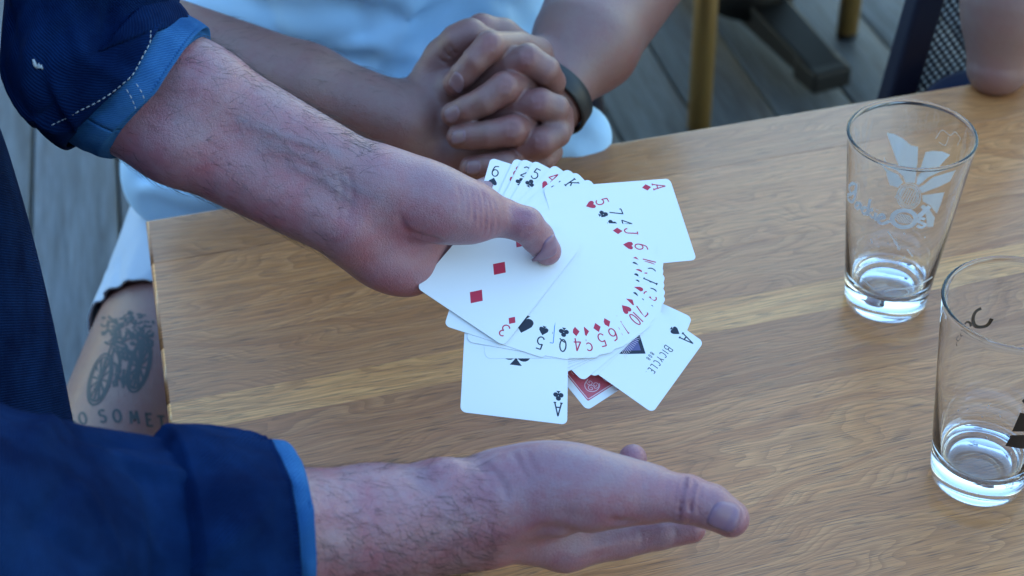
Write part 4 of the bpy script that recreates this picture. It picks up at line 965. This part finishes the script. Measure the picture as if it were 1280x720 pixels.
for pl in ([(303, 75), (345, 80), (400, 108), (450, 150), (494, 158), (490, 250), (475, 372), (420, 372), (388, 300), (340, 180)], [(540, 190), (585, 184), (640, 186), (690, 208), (630, 270), (560, 340), (500, 388), (488, 378), (505, 300)],
           [(738, 290), (702, 368), (640, 396), (520, 438), (506, 405), (590, 340), (680, 300)], [(668, 435), (642, 512), (620, 560), (575, 508), (530, 488), (524, 452)], [(608, 585), (600, 640), (562, 640), (548, 560), (515, 520), (530, 505), (570, 530)], [(285, 220), (305, 262), (370, 318), (402, 370), (372, 402), (320, 386), (302, 330)]):
    mb = MB(); decal_poly(mb, g1, pl, True, Z, S); mb.build('petal_print', M['white_print'], g1, False, True)
mb = MB()
for k in (74, 62, 52): decal_line(mb, g1, A_(440, 455, k, k*1.04, 0, 360, 24), .0006, True, Z, S)
for k in range(-4, 5): decal_line(mb, g1, [(440+k*14-30, 455+k*6+34), (440+k*14+10, 455+k*6-40)], .0006, True, Z, S)
mb.build('flower_centre_print', M['white_print'], g1, False, True)
mb = MB()
for pl in ([(600, 110), (640, 60), (690, 90), (720, 70), (755, 110)], [(620, 130), (660, 150), (680, 100)], [(735, 155), (755, 110)]): decal_line(mb, g1, pl, .0003, True, Z, S)
mb.build('faint_print', M['white_print'], g1, False, True)
mb = MB()
for pl in ([(128, 392), (100, 380), (80, 400), (90, 440), (112, 430), (122, 395), (118, 440), (100, 490), (76, 478), (72, 450), (92, 446)], [(150, 502), (128, 498), (116, 516), (128, 532), (144, 516), (150, 504), (148, 528), (160, 540)], [(186, 528), (166, 526), (156, 545), (168, 562), (188, 556)],
           [(206, 474), (196, 520), (186, 572)], [(222, 536), (194, 552), (222, 590)], [(240, 556), (234, 592), (250, 598)], [(246, 538), (247, 541)], [(254, 592), (290, 586), (282, 566), (258, 576), (254, 604), (276, 622), (324, 606)], [(534, 596), (510, 590), (492, 606), (516, 618), (536, 630), (512, 644), (486, 634)], [(488, 576), (530, 540), (558, 514)], [(496, 586), (540, 548), (566, 520)]):
    decal_line(mb, g1, pl, .0021, False, Z, S)
for rx, ry in ((80, 58), (70, 50), (61, 43)): decal_line(mb, g1, A_(408, 592, rx, ry, 0, 360, 24), .0011, False, Z, S)
for k in range(-3, 4): decal_line(mb, g1, [(408+k*14-18, 592-30+abs(k)*3), (408+k*14+18, 592+30-abs(k)*3)], .0007, False, Z, S)
mb.build('script_print', M['white_print'], g1, False, True)
mb = MB(); Z2, S2 = (1045, 290), 6.0; R = np.random.RandomState(12)
for pl, w in (([(388, -6), (425, 45), (450, 82), (474, 126)], .0009), ([(440, 66), (452, 84), (458, 92)], .0021), ([(535, 130), (558, 160), (576, 182)], .0010), ([(262, 52), (270, 70), (266, 84)], .0011), ([(448, 258), (486, 212), (520, 182)], .0004), ([(364, 446), (430, 430), (520, 424), (600, 405), (660, 376), (722, 336)], .0014), ([(520, 424), (545, 452), (512, 474)], .0008), ([(150, 306), (200, 350), (284, 430)], .0010), ([(468, 110), (472, 124), (470, 134)], .0019)):
    decal_line(mb, g1, pl, w, False, Z2, S2)
for k in range(26): x, y = R.uniform(90, 690), R.uniform(-120, 260); decal_line(mb, g1, [(x, y), (x+R.uniform(1, 5), y+R.uniform(4, 10))], R.uniform(.0003, .001), bool(k % 2), Z2, S2)
tag(mb.build('foam_residue', M['foam'], g1, False, True), kind='stuff')
g2 = pint((.29941, .68599), 'pint glass with black print, nearest, cut by the right picture edge')
mb = MB(); Z, S = (1160, 370), 5.54
decal_line(mb, g2, [(364, 80), (326, 104), (306, 150), (318, 198), (360, 210), (410, 196), (440, 152)], .0026, True, Z, S); decal_line(mb, g2, [(246, 190), (264, 174), (284, 182), (292, 206)], .0016, True, Z, S)
for pl in ([(230, 232), (206, 244), (214, 268), (236, 250)], [(192, 262), (176, 290), (190, 300), (206, 284)], [(178, 340), (172, 320), (184, 306)]): decal_line(mb, g2, pl, .0006, True, Z, S)
mb.build('script_print', M['black_print'], g2, False, True); Z, S = (1130, 310), 2.12
for pl in ([(308, 436), (350, 446), (352, 486), (286, 486)], [(284, 496), (352, 494), (352, 536), (300, 530), (268, 524)], [(312, 405), (346, 372), (352, 425), (330, 426)], [(330, 560), (360, 548), (380, 590), (345, 588)], [(360, 400), (400, 395), (390, 450), (362, 450)]):
    mb = MB(); decal_poly(mb, g2, pl, False, Z, S); mb.build('petal_print', M['black_print'], g2, False, True)
mb = MB()
for k in range(22): x, y = R.uniform(90, 300), R.uniform(400, 560); decal_line(mb, g2, [(x, y), (x+R.uniform(1, 5), y+R.uniform(1, 8))], R.uniform(.0003, .0009), bool(k % 2), Z, S)
tag(mb.build('foam_residue', M['foam'], g2, False, True), kind='stuff')

# ================================================================ furniture behind
M['brass'] = plain('ochre_metal', (.30, .19, .06), .42, Metallic=.25); M['black_paint'] = plain('black_paint', (.003, .0035, .005), .6); M['chair_paint'] = plain('dark_plum_paint', (.016, .013, .026), .45)
fa, fb = P(873, 165, -ZT)[:2], P(1058, 45, -ZT)[:2]; dv = fb-fa; pv = np.array([-dv[1], dv[0]]); cc = (fa+fb)/2+pv/2
st = empty('stool', (cc[0], cc[1], 0)); tag(st, 'stool on round ochre metal legs on the deck beyond the table', 'stool')
for q in (fa, fb, fa+pv, fb+pv):
    mb = MB(); mb.tube([(q[0], q[1], .012), (q[0], q[1], .2), (q[0]+(cc-q)[0]*.03, q[1]+(cc-q)[1]*.03, .45)], .0205, 20); lg = mb.build('leg', M['brass'], st)
    mb = MB(); mb.tube([(q[0], q[1], .0006), (q[0], q[1], .0125)], [.0195, .0215], 20); mb.build('rubber_foot', M['black_paint'], lg)
o = obj('seat', box_mesh('seat', (.50, .50, .035), .012, 3), M['oak'], st, (0, 0, .467), (0, 0, math.atan2(dv[1], dv[0])), True)
h0, h1 = P(938, -6, -ZT+.06), P(1032, 96, -ZT+.03); hd = U((h1-h0)*np.array([1, 1, 0])); hn = np.array([-hd[1], hd[0], 0])
nt_ = empty('pedestal_table', (h0[0], h0[1], 0)); tag(nt_, 'black pedestal foot of a neighbouring table on the deck', 'table')
def bar(p0, p1, w0, w1, t0, t1, name, mat, parent):
    p0, p1 = np.array(p0, float), np.array(p1, float); d = U(p1-p0); s = U(np.cross(d, (0, 0, 1))); u = np.cross(s, d); V = []
    for p_, w, t in ((p0, w0, t0), (p1, w1, t1)): V += [p_-s*w/2-u*t/2, p_+s*w/2-u*t/2, p_+s*w/2+u*t/2, p_-s*w/2+u*t/2]
    o_ = mesh_np(name, V, [(3, 2, 1, 0), (4, 5, 6, 7), (0, 1, 5, 4), (1, 2, 6, 5), (2, 3, 7, 6), (3, 0, 4, 7)], mat, parent, False); b_ = o_.modifiers.new('b', 'BEVEL'); b_.width = .006; b_.segments = 2; return o_
Lf = float(np.linalg.norm((h1-h0)[:2])); b0 = np.array([h0[0], h0[1], .058])
bar(b0, b0+hd*Lf+np.array([0, 0, -.020]), .085, .070, .060, .034, 'foot', M['black_paint'], nt_); bar(b0, b0-hd*Lf+np.array([0, 0, -.020]), .085, .070, .060, .034, 'foot', M['black_paint'], nt_)
ex = b0+hd*(Lf-.02)+np.array([0, 0, -.024]); bar(ex-hd*.03, ex+hd*.045, .080, .078, .046, .040, 'foot_pad', M['black_paint'], nt_)
mb = MB(); mb.tube([b0+(0, 0, -.01), b0+(0, 0, .06), b0+(0, 0, .07)], [.085, .075, .05], 24); mb.build('hub', M['black_paint'], nt_)
mb = MB(); mb.tube([b0+(0, 0, .05), (b0[0], b0[1], ZT-.03)], .035, 20); mb.build('column', M['black_paint'], nt_)
obj('table_top', box_mesh('table_top', (2.6, 1.9, .03), .006), M['oak'], nt_, (0, 0, ZT-.015))  # top is out of view, made oversized to darken the deck below
# perforated metal chair
ch = empty('metal_chair', tuple(P(1180, 60, -ZT))); tag(ch, 'dark metal chair with perforated backrest behind the bare elbow', 'chair')
c0, c1 = D(1100, 132, 1.62), D(1155, -60, 1.52); rgt = U(VR*.93+VF*.30-U(c1-c0)*((VR*.93+VF*.30)@U(c1-c0))); upc = U(c1-c0); nrm = np.cross(rgt, upc)
def slab(o0, a_, b_, t, name, mat, parent):
    V = [o0+x*a_+y*b_+z*t*nrm for z in (-.5, .5) for x, y in ((0, 0), (1, 0), (1, 1), (0, 1))]
    o_ = mesh_np(name, V, [(3, 2, 1, 0), (4, 5, 6, 7), (0, 1, 5, 4), (1, 2, 6, 5), (2, 3, 7, 6), (3, 0, 4, 7)], mat, parent, False); b_ = o_.modifiers.new('b', 'BEVEL'); b_.width = .005; b_.segments = 3; return o_
base = c0-upc*.42
for k in (0, 1): slab(base+rgt*(k*.40), rgt*.034, upc*.86, .026, 'back_post', M['chair_paint'], ch)
slab(base+rgt*.034+upc*.82, rgt*.366, upc*.035, .022, 'top_rail', M['chair_paint'], ch); slab(base+rgt*.034+upc*.36, rgt*.366, upc*.03, .022, 'lower_rail', M['chair_paint'], ch)
po = base+rgt*.036+upc*.392; pw, ph_ = .362, .426; cell = .0098; V = []; Fs = []; nx, ny = int(pw/cell), int(ph_/cell)
for z in (-.0006, .0006):
    for row in range(2*ny):
        for col in range(nx):
            pass
vi = {}
def pv_(x, y, z):
    k = (round(x*1e5), round(y*1e5), z)
    if k not in vi: vi[k] = len(V); V.append(po+rgt*x+upc*y+nrm*(.0006 if z else -.0006))
    return vi[k]
hr = cell*.27
for row in range(int(ph_/(cell/2))):
    for col in range(nx):
        cx, cy = (col+.5+(row % 2)*.5)*cell, (row+.5)*cell/2
        if cx+cell/2 > pw: continue
        D4 = [(cell/2, 0), (0, cell/2), (-cell/2, 0), (0, -cell/2)]; H8 = [(hr*math.cos(t), hr*math.sin(t)) for t in np.radians([-22.5+45*i for i in range(8)])]
        for z in (0, 1):
            o_ = [pv_(cx+x, cy+y, z) for x, y in D4]; h_ = [pv_(cx+x, cy+y, z) for x, y in H8]
            for i in range(4):
                # each corner owns two hole points
                a1, a2, a3 = h_[(2*i) % 8], h_[(2*i+1) % 8], h_[(2*i+2) % 8]
                f1, f2 = (o_[i], a2, a1), (o_[i], o_[(i+1) % 4], a3, a2)
                Fs += [f1, f2] if z else [f1[::-1], f2[::-1]]
        for i in range(8): Fs.append((pv_(cx+H8[i][0], cy+H8[i][1], 1), pv_(cx+H8[(i+1) % 8][0], cy+H8[(i+1) % 8][1], 1), pv_(cx+H8[(i+1) % 8][0], cy+H8[(i+1) % 8][1], 0), pv_(cx+H8[i][0], cy+H8[i][1], 0)))
mesh_np('perforated_panel', V, Fs, M['chair_paint'], ch, False)
sq = base+upc*.30; fw = -nrm if (-nrm)[1] < 0 else nrm; fw = U(fw*np.array([1, 1, 0]))
rg2 = U(rgt*np.array([1, 1, 0]))
bar(sq+rg2*.217+fw*.0-np.array([0, 0, .0]), sq+rg2*.217+fw*.42, .43, .43, .025, .025, 'seat', M['chair_paint'], ch)
for k in (.03, .40):
    for f_ in (.03, .40):
        q = sq+rg2*k+fw*f_; mb = MB(); mb.tube([(q[0], q[1], .001), (q[0], q[1], q[2]-.013)], .013, 12); mb.build('leg', M['chair_paint'], ch)
print('script seconds', time.time()-T0, 'hidden cards end', zend)

# chair of the person in white
q0 = D(766, 160, 1.78); c2 = empty('metal_chair', (q0[0]-.23, q0[1]+.2, 0)); tag(c2, 'dark metal chair under the person in white', 'chair')
for dx in (0, -.46):
    for dy in (0, .42): mb = MB(); mb.tube([(q0[0]+dx, q0[1]+dy, .001), (q0[0]+dx, q0[1]+dy, .47 if dy == 0 else .85)], .0135, 14); mb.build('leg', M['chair_paint'], c2)
obj('seat', box_mesh('seat', (.46, .44, .025), .006), M['chair_paint'], c2, (0, .01, .44)); obj('backrest', box_mesh('backrest', (.44, .02, .22), .006), M['chair_paint'], c2, (0, .22, .74))
# unseen brick block, added behind the camera to keep the sun off the table
a = N('dark_brick'); br = a.n('TexBrick'); a.l(a.coord('Object', (1, 1, 1), (math.pi/2, 0, 0)), br.inputs['Vector']); br.inputs['Scale'].default_value = 4.5
br.inputs['Color1'].default_value = (.16, .075, .05, 1); br.inputs['Color2'].default_value = (.22, .10, .07, 1); br.inputs['Mortar'].default_value = (.22, .2, .18, 1); a.set(Base_Color=br.outputs[0], Roughness=.9); M['brick'] = a.m
hv = Vector((math.sin(SUN_AZ), math.cos(SUN_AZ), 0)); bc = Vector((0, .8, 0))+hv*11
bu = empty('sun_blocker', bc, (0, 0, math.atan2(hv.y, hv.x)-math.pi/2)); tag(bu, 'unseen brick block added behind the camera to shade the deck', 'sun_blocker')
obj('wall', box_mesh('wall', (26, 5, 8.6)), M['brick'], bu, (0, 0, 4.3)); obj('roof', box_mesh('roof', (26.4, 5.4, .3), .05), M['steel'], bu, (0, 0, 8.75))
wm = box_mesh('window', (1.2, .12, 1.7), .02); gm = plain('window_glass', (.02, .025, .03), .08)
for lx in range(-5, 6):
    for lz in (1.6, 4.4, 7.0): w_ = obj('window', wm, M['chair_paint'], bu, (lx*2.2, -2.5, lz)); obj('pane', box_mesh('pane', (1.06, .02, 1.56)), gm, w_, (0, -.065, 0))
